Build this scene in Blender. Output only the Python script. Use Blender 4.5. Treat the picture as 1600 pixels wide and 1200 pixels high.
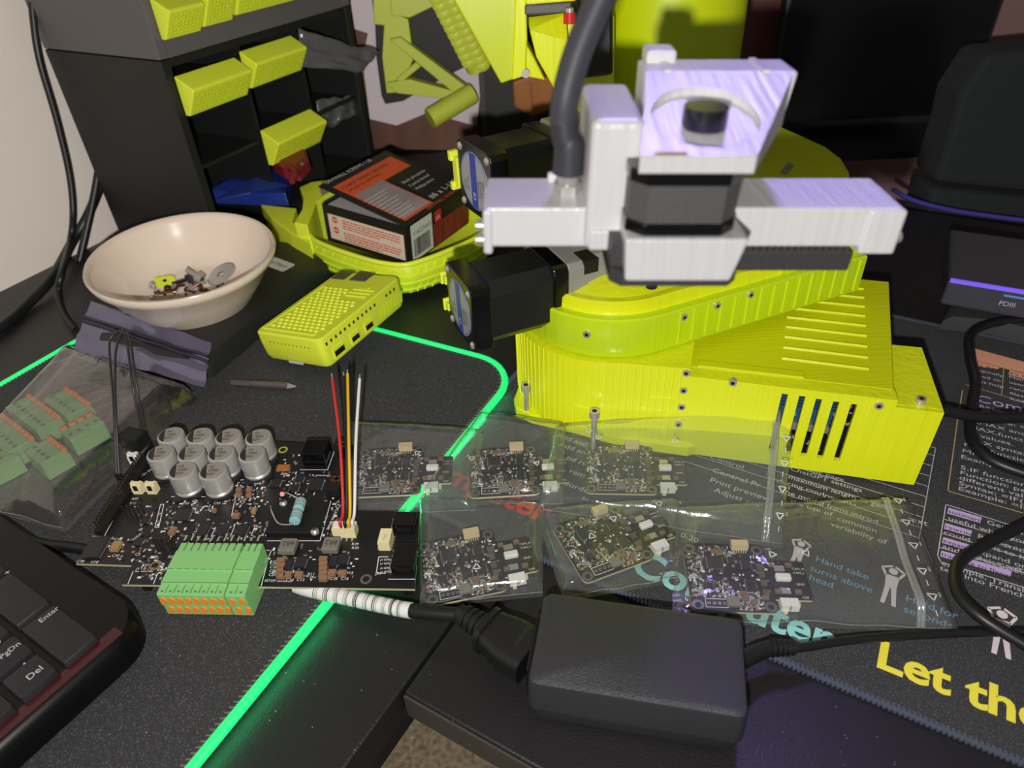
import bpy, math, random
from mathutils import Vector, Matrix
random.seed(7)
for _o in list(bpy.data.objects): bpy.data.objects.remove(_o)
C = bpy.context.scene.collection
S = bpy.context.scene
# ------------------------------------------------------------------ camera, world, lights, exposure
FPX = 1100.0
CAM = Vector((0, 0, .30))
_p, _r = math.radians(37), math.radians(-3)
FW = Vector((0, math.cos(_p), -math.sin(_p)))
_rt, _up = Vector((1, 0, 0)), Vector((0, math.sin(_p), math.cos(_p)))
RT = math.cos(_r)*_rt + math.sin(_r)*_up
UP = -math.sin(_r)*_rt + math.cos(_r)*_up
cd = bpy.data.cameras.new('camera'); cam = bpy.data.objects.new('camera', cd); C.objects.link(cam)
cd.sensor_width = 36; cd.lens = 36*FPX/1600; cd.clip_start = .01; cd.clip_end = 20
cd.dof.use_dof = True; cd.dof.focus_distance = .40; cd.dof.aperture_fstop = 11
cam.matrix_world = Matrix.Translation(CAM) @ Matrix((RT, UP, -FW)).transposed().to_4x4()
S.camera = cam
w = bpy.data.worlds.new('world'); S.world = w; w.use_nodes = True
w.node_tree.nodes['Background'].inputs[0].default_value = (1, .98, .95, 1)
w.node_tree.nodes['Background'].inputs[1].default_value = .13
def lamp(name, kind, loc, energy, col=(1, 1, 1), size=.01, aim=None, spot=None):
    d = bpy.data.lights.new(name, kind); o = bpy.data.objects.new(name, d); C.objects.link(o)
    o.location = loc; d.energy = energy; d.color = col
    if kind == 'AREA': d.size = size
    else: d.shadow_soft_size = size
    if aim is not None: o.rotation_euler = (Vector(aim)-Vector(loc)).to_track_quat('-Z', 'Y').to_euler()
    return o
# the telephone's flash, a thumb's width below the lens
fl = lamp('flash', 'POINT', CAM + RT*-.014 + UP*-.03 + FW*-.012, 1.0, (1, .97, .92), .004)
fl.data.use_nodes = True
_n = fl.data.node_tree; _e = _n.nodes['Emission']; _f = _n.nodes.new('ShaderNodeLightFalloff')
_f.inputs['Strength'].default_value = 24; _f.inputs['Smooth'].default_value = .10
_n.links.new(_f.outputs['Linear'], _e.inputs['Strength'])
# violet room lamp above the far side of the desk
vl = lamp('violet_lamp', 'AREA', (.20, .66, .82), .11, (.42, .32, 1), .12, (.07, .20, .22)); vl.data.spread = math.radians(20)
S.view_settings.view_transform = 'Standard'; S.view_settings.look = 'None'
S.view_settings.exposure = 0; S.view_settings.gamma = 1; S.view_settings.use_curve_mapping = False
# ------------------------------------------------------------------ helpers
def ray(x, y): return FW + RT*((x-800)/FPX) - UP*((y-600)/FPX)
def at(x, y, z=0.0):
    d = ray(x, y); return CAM + d*((z-CAM.z)/d.z)
def aty(x, y, Y):
    d = ray(x, y); return CAM + d*(Y/d.y)
def onp(x, y, p0, n):
    d = ray(x, y); return CAM + d*((Vector(p0)-CAM).dot(n)/d.dot(n))
def dirv(deg): return Vector((math.cos(math.radians(deg)), math.sin(math.radians(deg)), 0))
def lin(c):
    def g(v):
        v /= 255.; return v/12.92 if v <= .04045 else ((v+.055)/1.055)**2.4
    return tuple(g(v) for v in c)
MATS = {}
def mat(name, rgb, rough=.5, metal=0, bump=0, bscale=200, bstretch=(1, 1, 1), emit=0, speck=None, var=0, coat=0, spec=.5, trans=0):
    if name in MATS: return MATS[name]
    m = bpy.data.materials.new(name); m.use_nodes = True; MATS[name] = m
    nt = m.node_tree; b = nt.nodes['Principled BSDF']; L = nt.links.new
    col = lin(rgb)
    b.inputs['Base Color'].default_value = (*col, 1); b.inputs['Roughness'].default_value = rough
    b.inputs['Metallic'].default_value = metal; b.inputs['Coat Weight'].default_value = coat
    b.inputs['Specular IOR Level'].default_value = spec; b.inputs['Transmission Weight'].default_value = trans
    tc = nt.nodes.new('ShaderNodeTexCoord'); mp = nt.nodes.new('ShaderNodeMapping')
    mp.inputs['Scale'].default_value = bstretch; L(tc.outputs['Object'], mp.inputs['Vector'])
    if bump:
        n = nt.nodes.new('ShaderNodeTexNoise'); n.inputs['Scale'].default_value = bscale; n.inputs['Detail'].default_value = 3
        L(mp.outputs[0], n.inputs['Vector'])
        bp = nt.nodes.new('ShaderNodeBump'); bp.inputs['Strength'].default_value = bump; bp.inputs['Distance'].default_value = .001
        L(n.outputs[0], bp.inputs['Height']); L(bp.outputs[0], b.inputs['Normal'])
    if speck or var:
        n2 = nt.nodes.new('ShaderNodeTexNoise'); n2.inputs['Scale'].default_value = speck[0] if speck else bscale
        n2.inputs['Detail'].default_value = 2; L(mp.outputs[0], n2.inputs['Vector'])
        rp = nt.nodes.new('ShaderNodeValToRGB')
        if speck:
            rp.color_ramp.elements[0].position = speck[1]; rp.color_ramp.elements[1].position = speck[1]+.08
            c0, c1 = col, lin(speck[2])
        else:
            rp.color_ramp.elements[0].position = .3; rp.color_ramp.elements[1].position = .7
            c0, c1 = tuple(v*(1-var) for v in col), tuple(min(1, v*(1+var)) for v in col)
        rp.color_ramp.elements[0].color = (*c0, 1); rp.color_ramp.elements[1].color = (*c1, 1)
        L(n2.outputs[0], rp.inputs[0]); L(rp.outputs[0], b.inputs['Base Color'])
    if emit:
        b.inputs['Emission Color'].default_value = (*col, 1); b.inputs['Emission Strength'].default_value = emit
    return m
def film(name, tint, haze, gloss, rough, bump, bscale):
    m = bpy.data.materials.new(name); m.use_nodes = True; nt = m.node_tree; L = nt.links.new
    nt.nodes.remove(nt.nodes['Principled BSDF']); out = nt.nodes['Material Output']
    tr = nt.nodes.new('ShaderNodeBsdfTransparent'); tr.inputs[0].default_value = (*tint, 1)
    df = nt.nodes.new('ShaderNodeBsdfDiffuse'); df.inputs[0].default_value = (.8, .8, .85, 1)
    gl = nt.nodes.new('ShaderNodeBsdfGlossy'); gl.inputs['Roughness'].default_value = rough
    n = nt.nodes.new('ShaderNodeTexNoise'); n.inputs['Scale'].default_value = bscale; n.inputs['Detail'].default_value = 4
    n.inputs['Distortion'].default_value = 1.5
    tc = nt.nodes.new('ShaderNodeTexCoord'); L(tc.outputs['Object'], n.inputs['Vector'])
    bp = nt.nodes.new('ShaderNodeBump'); bp.inputs['Strength'].default_value = bump; bp.inputs['Distance'].default_value = .003
    L(n.outputs[0], bp.inputs['Height']); L(bp.outputs[0], gl.inputs['Normal'])
    m1 = nt.nodes.new('ShaderNodeMixShader'); m1.inputs[0].default_value = haze
    L(tr.outputs[0], m1.inputs[1]); L(df.outputs[0], m1.inputs[2])
    m2 = nt.nodes.new('ShaderNodeMixShader')
    fr = nt.nodes.new('ShaderNodeLayerWeight'); fr.inputs[0].default_value = .5; L(bp.outputs[0], fr.inputs['Normal'])
    pw = nt.nodes.new('ShaderNodeMath'); pw.operation = 'POWER'; pw.inputs[1].default_value = 4; L(fr.outputs['Facing'], pw.inputs[0])
    mu = nt.nodes.new('ShaderNodeMath'); mu.operation = 'MULTIPLY_ADD'; mu.inputs[1].default_value = .7*gloss; mu.inputs[2].default_value = .045*gloss
    L(pw.outputs[0], mu.inputs[0]); L(mu.outputs[0], m2.inputs[0])
    L(m1.outputs[0], m2.inputs[1]); L(gl.outputs[0], m2.inputs[2]); L(m2.outputs[0], out.inputs['Surface'])
    return m
class MB:
    def __init__(s): s.v = []; s.f = []; s.mi = []
    def add(s, vs, fs, mi=0, M=None):
        b = len(s.v)
        s.v += [(M @ Vector(v)) if M else Vector(v) for v in vs]
        for f in fs: s.f.append([b+i for i in f]); s.mi.append(mi)
        return s
    def box(s, x0, y0, z0, x1, y1, z1, M=None, mi=0):
        vs = [(x, y, z) for z in (z0, z1) for y in (y0, y1) for x in (x0, x1)]
        return s.add(vs, [(0, 2, 3, 1), (4, 5, 7, 6), (0, 1, 5, 4), (2, 6, 7, 3), (0, 4, 6, 2), (1, 3, 7, 5)], mi, M)
    def cbox(s, c, d, M=None, mi=0):
        return s.box(c[0]-d[0]/2, c[1]-d[1]/2, c[2]-d[2]/2, c[0]+d[0]/2, c[1]+d[1]/2, c[2]+d[2]/2, M, mi)
    def prism(s, poly, z0, z1, M=None, mi=0, top=None):
        n = len(poly); top = top or poly
        vs = [(p[0], p[1], z0) for p in poly] + [(p[0], p[1], z1) for p in top]
        fs = [list(range(n))[::-1], list(range(n, 2*n))] + [(i, (i+1) % n, n+(i+1) % n, n+i) for i in range(n)]
        return s.add(vs, fs, mi, M)
    def loft(s, loops, cap=True, closed=True, mi=0, M=None):
        n = len(loops[0]); vs = [p for l in loops for p in l]; fs = []
        for k in range(len(loops)-1):
            for i in range(n if closed else n-1):
                j = (i+1) % n; fs.append((k*n+i, k*n+j, (k+1)*n+j, (k+1)*n+i))
        if cap: fs += [list(range(n))[::-1], list(range((len(loops)-1)*n, len(loops)*n))]
        return s.add(vs, fs, mi, M)
    def cyl(s, p0, p1, r0, r1=None, n=16, mi=0, M=None):
        p0, p1 = Vector(p0), Vector(p1); r1 = r0 if r1 is None else r1
        q = (p1-p0).to_track_quat('Z', 'Y'); a = q @ Vector((1, 0, 0)); b = q @ Vector((0, 1, 0))
        cs = [a*math.cos(t*2*math.pi/n)+b*math.sin(t*2*math.pi/n) for t in range(n)]
        return s.loft([[p0+c*r0 for c in cs], [p1+c*r1 for c in cs]], mi=mi, M=M)
    def lathe(s, prof, n=32, M=None, mi=0, cap=True):
        return s.loft([[(r*math.cos(t*2*math.pi/n), r*math.sin(t*2*math.pi/n), z) for t in range(n)] for r, z in prof], cap=cap, mi=mi, M=M)
    def tube(s, pts, r, n=8, sm=6, mi=0, M=None):
        pts = spline(pts, sm) if sm else [Vector(p) for p in pts]
        rings = []; nrm = None
        for i, p in enumerate(pts):
            t = (pts[min(i+1, len(pts)-1)]-pts[max(i-1, 0)]).normalized()
            if nrm is None: nrm = t.orthogonal().normalized()
            nrm = (nrm - t*nrm.dot(t)).normalized(); b = t.cross(nrm)
            rr = r(i/(len(pts)-1)) if callable(r) else r
            rings.append([p+(nrm*math.cos(k*2*math.pi/n)+b*math.sin(k*2*math.pi/n))*rr for k in range(n)])
        return s.loft(rings, mi=mi, M=M)
    def mesh(s, name, mats):
        me = bpy.data.meshes.new(name); me.from_pydata([tuple(v) for v in s.v], [], s.f)
        for m in (mats if isinstance(mats, (list, tuple)) else [mats]): me.materials.append(m)
        me.polygons.foreach_set('material_index', s.mi)
        return me
    def build(s, name, mats, parent=None, bevel=0, seg=2, smooth=None, loc=None):
        me = s.mesh(name, mats)
        import bmesh
        bm = bmesh.new(); bm.from_mesh(me); bmesh.ops.recalc_face_normals(bm, faces=bm.faces); bm.to_mesh(me); bm.free()
        if smooth:
            me.polygons.foreach_set('use_smooth', [True]*len(me.polygons)); me.set_sharp_from_angle(angle=math.radians(smooth))
        o = link(name, me, parent)
        if loc is not None: o.location = loc
        if bevel:
            b = o.modifiers.new('bevel', 'BEVEL'); b.width = bevel; b.segments = seg; b.limit_method = 'ANGLE'; b.angle_limit = math.radians(40)
        return o
def link(name, data, parent=None):
    o = bpy.data.objects.new(name, data); C.objects.link(o)
    if parent is not None: o.parent = parent
    return o
def spline(pts, k=6):
    P = [Vector(p) for p in pts]
    if len(P) < 3: return P
    P = [P[0]*2-P[1]] + P + [P[-1]*2-P[-2]]; out = []
    for i in range(1, len(P)-2):
        a, b, c, d = P[i-1:i+3]
        for j in range(k):
            t = j/k
            out.append(.5*((2*b)+(c-a)*t+(2*a-5*b+4*c-d)*t*t+(3*b-a-3*c+d)*t**3))
    return out + [P[-2]]
def rrect(x0, y0, x1, y1, r, n=4):
    out = []
    for cx, cy, a0 in ((x1-r, y0+r, -90), (x1-r, y1-r, 0), (x0+r, y1-r, 90), (x0+r, y0+r, 180)):
        for k in range(n+1):
            a = math.radians(a0+90*k/n); out.append((cx+r*math.cos(a), cy+r*math.sin(a)))
    return out
def tag(o, label=None, cat=None, group=None, kind=None):
    if label: o['label'] = label
    if cat: o['category'] = cat
    if group: o['group'] = group
    if kind: o['kind'] = kind
    return o
def thing(name, label, cat, loc=(0, 0, 0), rz=0, group=None, M=None):
    o = link(name, None); o.empty_display_size = .01
    o.location = loc; o.rotation_euler = (0, 0, math.radians(rz))
    if M is not None: o.matrix_world = M
    return tag(o, label, cat, group)
def frame(o):  # world matrix of a freshly made empty
    return o.matrix_basis.copy()
def basis(o, x, y, z):
    return Matrix((Vector(x), Vector(y), Vector(z))).transposed().to_4x4() if o is None else Matrix.Translation(o) @ Matrix((Vector(x), Vector(y), Vector(z))).transposed().to_4x4()
def text(name, s, size, m, parent, M, ext=0, align='LEFT', sx=1, shear=0, bold=0):
    d = bpy.data.curves.new(name, 'FONT'); d.offset = bold; d.body = s; d.size = size; d.align_x = align; d.extrude = ext; d.shear = shear
    d.resolution_u = 3; d.materials.append(m)
    o = link(name, d, parent); o.matrix_local = M @ Matrix.Diagonal((sx, 1, 1, 1))
    return o
def flat(x, y, z=0, rz=0): return Matrix.Translation((x, y, z)) @ Matrix.Rotation(math.radians(rz), 4, 'Z')
# ------------------------------------------------------------------ materials
BLACKDESK = mat('black desk', (30, 28, 30), .42, bump=.25, bscale=900, speck=(1400, .66, (60, 58, 60)))
MATCLOTH = mat('mat cloth', (52, 52, 55), .85, bump=.5, bscale=2500, speck=(1800, .60, (120, 120, 124)))
LIME = mat('lime plastic', (226, 238, 62), .4, bump=.12, bscale=300)
LIMER = mat('translucent lime print', (222, 230, 22), .33, bump=.5, bscale=240, bstretch=(1, 1, .02), coat=.3)
LIMET = mat('lime print shaded top', (208, 214, 14), .3, bump=.22, bscale=420, bstretch=(.04, 1.2, 1))  # robot lime painted darker for the grazing light on the top
LIMEO = mat('lime link', (190, 205, 12), .35, bump=.2, bscale=240, bstretch=(1, 1, .05))
WHITE = mat('white print', (222, 221, 224), .35, bump=.6, bscale=300, bstretch=(1, .1, .04))
BLK = mat('black plastic', (26, 26, 28), .38, bump=.15, bscale=1500)
BLKG = mat('gloss black', (10, 10, 12), .18)
BLKM = mat('matt black', (18, 18, 20), .6)
DGREY = mat('dark grey plastic', (84, 82, 84), .5, bump=.2, bscale=1200)
ALU = mat('aluminium can', (196, 194, 190), .38, .5)
STEEL = mat('steel', (196, 194, 190), .3, .6)
DARKST = mat('dark recess', (30, 28, 26), .5, .3)
GEARBOX = mat('cast grey metal', (150, 150, 148), .5, .2, bump=.2, bscale=2000)
PCB = mat('black solder mask', (24, 24, 28), .35)
FR4 = mat('board edge', (200, 190, 150), .6)
SILK = mat('white silkscreen', (236, 236, 240), .6)
CHIP = mat('chip black', (38, 38, 42), .45)
SOLDER = mat('solder', (205, 200, 195), .3, .7)
TAN = mat('ceramic tan', (150, 112, 84), .5)
TERM = mat('green terminal', (140, 204, 128), .45)
ORNG = mat('orange button', (250, 150, 48), .45)
CREAM = mat('cream connector', (236, 224, 176), .45)
BEIGE = mat('beige connector', (214, 190, 150), .5)
WHT = mat('white plastic', (232, 230, 228), .45)
CABLE = mat('cable black', (24, 24, 26), .42)
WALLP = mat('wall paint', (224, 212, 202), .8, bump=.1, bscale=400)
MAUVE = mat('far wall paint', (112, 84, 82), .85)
WOOD = mat('brown wood', (88, 52, 36), .5, bump=.1, bscale=60, bstretch=(1, 1, .05), var=.25)
LED = mat('green light strip', (34, 214, 112), .4, emit=.85)
COPPER = mat('copper', (180, 120, 80), .3, 1)
# ------------------------------------------------------------------ setting
def struct(o, label=None):
    o['kind'] = 'structure'
    if label: o['label'] = label
    return o
A = dirv(60); Bv = dirv(-30); UPV = Vector((0, 0, 1))
wl0 = Vector((-.478, .567, 0)); wd = dirv(63); wn = dirv(-27)      # left wall line, its direction and inward normal
m = MB(); M = basis(wl0, wd, wn, UPV)
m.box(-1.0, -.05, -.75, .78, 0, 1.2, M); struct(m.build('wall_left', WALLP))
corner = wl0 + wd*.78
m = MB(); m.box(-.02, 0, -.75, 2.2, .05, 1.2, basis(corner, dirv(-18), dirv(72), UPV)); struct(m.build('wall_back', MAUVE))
m = MB(); m.box(-2, -1, -.77, 2, 2, -.75)
struct(m.build('floor', mat('beige carpet', (140, 124, 100), .95, bump=1, bscale=120, var=.45)))
# reddish wooden door casing standing before the far wall
p = aty(1160, 40, .92); q = aty(1216, 40, .92)
m = MB(); m.box(p.x, .915, -.75, q.x+.004, .935, 1.2); struct(m.build('trim_1', mat('red brown casing', (104, 58, 54), .6)))
# ------------------------------------------------------------------ desks
dz = -.004
seam = Vector((-.0797, .1398, dz)); sd = dirv(58.3); sn = dirv(-31.7)
d1 = thing('desk', 'black left desk whose long edge runs past the brown carpet', 'desk', seam, 58.3)
m = MB(); m.box(-.7, 0, -.022, .95, .62, 0); m.build('desktop', BLACKDESK, d1, bevel=.0015)
# back of the left desktop stops at the wall
m = MB(); m.box(-.6, .012, -.06, .75, .04, -.022); m.build('rail', mat('navy steel rail', (22, 24, 30), .5), d1)
for x, y in ((-.55, .05), (.7, .05), (.7, .57), (-.55, .57)):
    m = MB(); m.box(x, y-.03, -.745, x+.04, y+.01, -.022); m.build('leg', BLKM, d1)
d2 = thing('desk', 'black right desk carrying the adapter and the printed text mat', 'desk', at(628, 1080, dz), 58.3)
m = MB(); m.box(0, -1.3, -.018, .66, -.0012, 0); m.build('desktop', BLACKDESK, d2, bevel=.0012)
m = MB(); m.box(-.0012, -1.3, -.018, -.0001, -.0015, -.0015); m.build('edge_band', mat('edge band', (70, 64, 60), .5), d2)
for x, y in ((.05, -.06), (.6, -.06), (.05, -1.2), (.6, -1.2)):
    m = MB(); m.box(x, y-.02, -.745, x+.04, y+.02, -.018); m.build('leg', BLKM, d2)
# ------------------------------------------------------------------ mouse mat with light edge
def isect(p, a, q, b):
    p, a, q, b = [Vector((v[0], v[1])) for v in (p, a, q, b)]
    t = ((q-p).x*b.y-(q-p).y*b.x)/(a.x*b.y-a.y*b.x); return p+a*t
ea = dirv(61.3); eb = dirv(-28.7)
rp = (at(300, 1200)+at(740, 660))/2; fp = (at(590, 515)+at(690, 540))/2; lp = (at(0, 600)+at(118, 533))/2
cr = isect(rp, ea, fp, eb); cl = isect(lp, ea, fp, eb)
W = (cr-cl).length
mm = thing('mouse_mat', 'large black desk mat with glowing green edge under the keyboard', 'mouse mat', (cr.x, cr.y, dz), 61.3)
base = rrect(-.78, 0, 0, W, .035, 8)
m = MB(); m.prism(base, .0017, .0035); m.build('pad', MATCLOTH, mm)
path = [(x, y, .0026) for x, y in base]; path.append(path[0])
m = MB(); m.tube(path, .0027, 8, sm=0); m.build('edge_glow', LED, mm)
for c, ln, yaw in (((-.39, -.0032, .0062), .72, 0), ((.0032, W/2, .0062), W-.07, 90)):   # the strip's own light spilling outwards
    l = lamp('strip_light', 'AREA', frame(mm) @ Vector(c), .045*ln/.72, (.02, 1, .32)); l.data.shape = 'RECTANGLE'; l.data.size = ln; l.data.size_y = .003
    l.matrix_world = frame(mm) @ Matrix.Translation(c) @ Matrix.Rotation(math.radians(yaw), 4, 'Z') @ Matrix.Rotation(math.radians(-50), 4, 'X')
ins = rrect(-.777, .003, -.003, W-.003, .032, 10)
m = MB(); L_ = 0
for i in range(len(ins)):
    a, b = Vector(ins[i]), Vector(ins[(i+1) % len(ins)]); n = max(1, int((b-a).length/.0028))
    for k in range(n):
        c = a.lerp(b, (k+.5)/n); t = (b-a).normalized(); nn = Vector((-t.y, t.x))
        m.box(-.0003, -.0016, .0035, .0003, .0016, .0039, basis((c.x, c.y, 0), (t.x, t.y, 0), (nn.x, nn.y, 0), (0, 0, 1)) @ Matrix.Rotation(.5, 4, 'Z'))
tag(m.build('stitching', mat('grey thread', (120, 112, 108), .8), mm), kind='stuff')
# ------------------------------------------------------------------ printed text mat
ra, rb = dirv(58.3), dirv(-31.7)
c2 = isect(at(802, 588, -.0022), ra, at(1385, 1102, -.0022), rb)
tm = thing('text_mat', 'black desk mat printed with help tables under the robot arm', 'desk mat', (c2.x, c2.y, dz), -31.7)
MT = frame(tm); MTi = MT.inverted()
m = MB(); m.prism(rrect(0, 0, .9, .34, .012), 0, .0016); m.build('pad', MATCLOTH, tm)
m = MB()
edge = rrect(.0005, .0005, .8995, .3395, .012, 4); edge.append(edge[0])
m.tube([(x, y, .0011) for x, y in edge], .0010, 6, sm=0)
for i in range(len(edge)-1):
    a, b = Vector(edge[i]), Vector(edge[i+1]); n = max(1, int((b-a).length/.0021))
    for k in range(n):
        c = a.lerp(b, (k+.5)/n); t = (b-a).normalized(); nn = Vector((-t.y, t.x))
        m.box(-.0008, -.002, .0006, .0003, .002, .0022, basis((c.x, c.y, 0), (t.x, t.y, 0), (nn.x, nn.y, 0), (0, 0, 1)) @ Matrix.Rotation(.35, 4, 'Z'))
tag(m.build('stitched_edge', mat('blue grey thread', (74, 82, 100), .8), tm), kind='stuff')
PZ = .0018
YEL = mat('yellow ink', (240, 226, 70), .8); CYAN = mat('pale cyan ink', (150, 214, 210), .8); BLUEI = mat('blue ink', (112, 168, 206), .8)
RED = mat('red ink', (214, 52, 50), .8); PINKW = mat('pinkish white ink', (226, 212, 222), .8); INK = mat('light ink', (196, 194, 202), .8)
GOLD = mat('gold ink', (190, 160, 112), .8); PEACH = mat('peach ink', (226, 160, 132), .8); LILAC = mat('lilac ink', (196, 170, 222), .8)
def ml(x, y):
    p = MTi @ at(x, y, -.0022); return p
def mtext(s, x, y, size, ink, sx=1.0, rz=0, z=PZ, shear=0, bold=0):
    p = ml(x, y); return text('printed_text', s, size, ink, tm, flat(p.x, p.y, z, rz), sx=sx, shear=shear, bold=bold)
def mline(pts, ink, wd_=.0005, name='printed_line', close=False):
    P = [ml(*p) for p in pts]
    if close: P.append(P[0])
    m = MB()
    for a, b in zip(P, P[1:]):
        t = (b-a); t.z = 0; l = t.length; t.normalize(); n = Vector((-t.y, t.x, 0))
        m.box(-wd_/2, -wd_/2, 0, l+wd_/2, wd_/2, .00005, basis((a.x, a.y, PZ-.00003), t, n, UPV))
    return m.build(name, ink, tm)
def mpoly(pts, ink, name='printed_block', z=PZ-.00008):
    P = [ml(*p) for p in pts]; m = MB(); m.prism([(p.x, p.y) for p in P], z, z+.00004); return m.build(name, ink, tm)
mtext('Let the', 1366, 1039, .0215, YEL, 1.08, 0, bold=.0006)
mtext('Computer', 982, 892, .0235, CYAN, 1.0, bold=.0006)
mtext('mputer', 690, 752, .0235, RED, 1.0, bold=.0006)
for s, x, y in (('Hand take', 1273, 876), ('turns above', 1265, 891), ('head', 1263, 905)): mtext(s, x, y, .0057, BLUEI, 1.1)
for s, x, y in (('Hold for', 1414, 938), ('seconds', 1411, 955)): mtext(s, x, y, .0060, BLUEI, 1.1)
def person(hx, hy, sc, arm):
    """white exercise pictogram: head, body, arms, legs"""
    p = ml(hx, hy); m = MB(); z = PZ
    def P(pts): m.prism([(p.x+a*sc, p.y+b*sc) for a, b in pts], z-.00006, z)
    P([(.5*math.cos(t*math.pi/8), .5*math.sin(t*math.pi/8)) for t in range(16)])
    P([(-.75, -.7), (.75, -.7), (.62, -2.6), (-.62, -2.6)])
    P([(-.62, -2.6), (-.05, -2.6), (-.35, -5.2), (-.8, -5.2)]); P([(.05, -2.6), (.62, -2.6), (.85, -5.2), (.4, -5.2)])
    for s in (-1, 1):
        P([(s*.6, -.75), (s*.75, -1.1), (s*1.35, .1), (s*1.1, .3)][::s])
        if arm: P([(s*1.1, .1), (s*1.35, .3), (s*.2, .95), (s*.1, .68)][::s])
    return m.build('printed_figure', PINKW, tm)
person(1252, 850, .0038, 1); person(1396, 893, .0043, 1); person(1566, 960, .0048, 1)
# left table
for pts in ([(1462, 700), (1458, 720), (1436, 842)], [(1462, 700), (1440, 694)]): mline(pts, INK, .0004)
for i in range(9):
    x, y = 1460-i*3.2, 712+i*16.0
    b = ml(x, y); p0 = MT @ Vector((b.x-.13, b.y, 0)); mm_ = MB()
    mm_.box(b.x-.13, b.y-.0002, PZ-.00003, b.x, b.y+.0002, PZ); mm_.build('printed_line', INK, tm)
for s, x, y in (('Public page', 1248, 731), ('ChatGPT settings', 1234, 734), ('maximum length of gener', 1231, 747), ('reducing randomness', 1200, 748), ('the model from introd', 1221, 769), ('the use of', 1234, 785)):
    mtext(s, x, y, .0047, INK, 1.2)
mtext('common', 1307, 812, .0048, INK, 1.2); mtext('variability of', 1297, 821, .0048, INK, 1.2); mtext('0-20', 1062, 838, .005, INK, 1.1)
mtext('text', 1418, 812, .0054, INK, 1.1)
mpoly([(866, 674), (928, 692), (924, 702), (862, 684)], mat('dim ink', (96, 96, 96), .8))
mtext('Add and remove', 868, 682, .0056, INK, 1.15, z=PZ+.0001)
for s, x, y in (('Add and rem', 872, 696), ('nd remove', 884, 717), ('remove', 888, 738), ('border', 880, 757), ('Control', 1108, 716), ('Control Pr', 1112, 737), ('Print preview', 1108, 752), ('Adjust col', 1114, 768)):
    mtext(s, x, y, .0056, INK, 1.15)
# gold table
mline([(1504, 610), (1497, 650), (1481, 767), (1600, 802), (1640, 814)], GOLD, .0006)
mpoly([(1521, 544), (1640, 576), (1640, 594), (1518, 562)], PEACH)
mline([(1509, 601), (1640, 640)], GOLD, .0005); mline([(1569, 571), (1565, 616)], GOLD, .0005)
mpoly([(1524, 563), (1562, 573), (1560, 577), (1522, 571)], PEACH); mpoly([(1578, 577), (1640, 593), (1640, 603), (1576, 585)], PEACH)
DINK = mat('dark ink', (40, 30, 34), .8)
mtext('F1 Key', 1523, 571, .0042, DINK, 1.3, z=PZ+.0001); mtext('F2 Key', 1578, 585, .0042, DINK, 1.3, z=PZ+.0001)
for i, s in enumerate(('Typically', 'used to', 'get help')): mtext(s, 1520+i*2, 578+i*9, .0044, INK, 1.2)
for i, s in enumerate(('Mainly', 'used to', 'rename', 'files &', 'folder')): mtext(s, 1576+i*.5, 590+i*8.6, .0044, INK, 1.2)
mtext('Common', 1524, 626, .0115, LILAC, 1.15); mtext('Ribbon', 1530, 636, .0045, LILAC, 1.2)
for s, x, y in (('1.SUM function: Cal', 1540, 640), ('Example: =SUM(', 1516, 655), ('3.MAX and MIN', 1512, 667), ('MAX.function: ret', 1510, 678), ('of values.', 1508, 690), ('MAX syntax: =MAX', 1508, 702), ('MIN function:', 1506, 713),
                ('MIN syntax', 1503, 706), ('Example:', 1502, 716), ('5.IF function', 1500, 734), ('Function: perform', 1499, 745), ('different value', 1498, 755), ('Syntax: =IF(con', 1497, 765), ('Example: =IF(b', 1497, 770)):
    pass
for i, s in enumerate(('1.SUM function: Cal', 'Example: =SUM(', '3.MAX and MIN', 'MAX.function: ret', 'of values.', 'MAX syntax: =MAX', 'MIN function: ret', 'MIN syntax', 'Example: =M')):
    mtext(s, 1521-i*2.6, 640+i*9.4, .0050, INK, 1.35)
for i, s in enumerate(('5.IF function', 'Function: performs', 'different values', 'Syntax: =IF(cond', 'Example: =IF(B2')):
    mtext(s, 1500-i*.9, 732+i*8.3, .0050, INK, 1.35)
# lilac table
mline([(1640, 840), (1478, 788), (1465, 868), (1470, 878), (1640, 930)], INK, .0005)
for y in (0, 1, 2): mline([(1475-y*3.7, 811+y*22), (1640, 861+y*23)], INK, .0004)
for (x, y, wpx, s) in ((1482, 793, 52, 'summarize'), (1477, 817, 42, 'rewrite'), (1474, 839, 45, 'expand'), (1471, 860, 110, 'translate to [language]')):
    mpoly([(x, y), (x+wpx, y+wpx*.29), (x+wpx-2, y+wpx*.29+9), (x-2, y+9)], LILAC)
    mtext(s, x-1, y+7.5, .0037, DINK, 1.2, z=PZ+.0001)
for s, x, y in (('Generate a', 1541, 818), ('useful when you', 1481, 812), ('Revise a', 1527, 840), ('could ask it to have', 1474, 834), ('on the', 1565, 853), ('and rewrite text', 1472, 856), ('Expand on a s', 1520, 862), ('ChatGPT will try', 1516, 871), ('Translat', 1588, 893), ('example, Translate Fr', 1470, 882), ('text into French', 1468, 890)):
    mtext(s, x, y, .0046, INK, 1.25)
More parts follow.
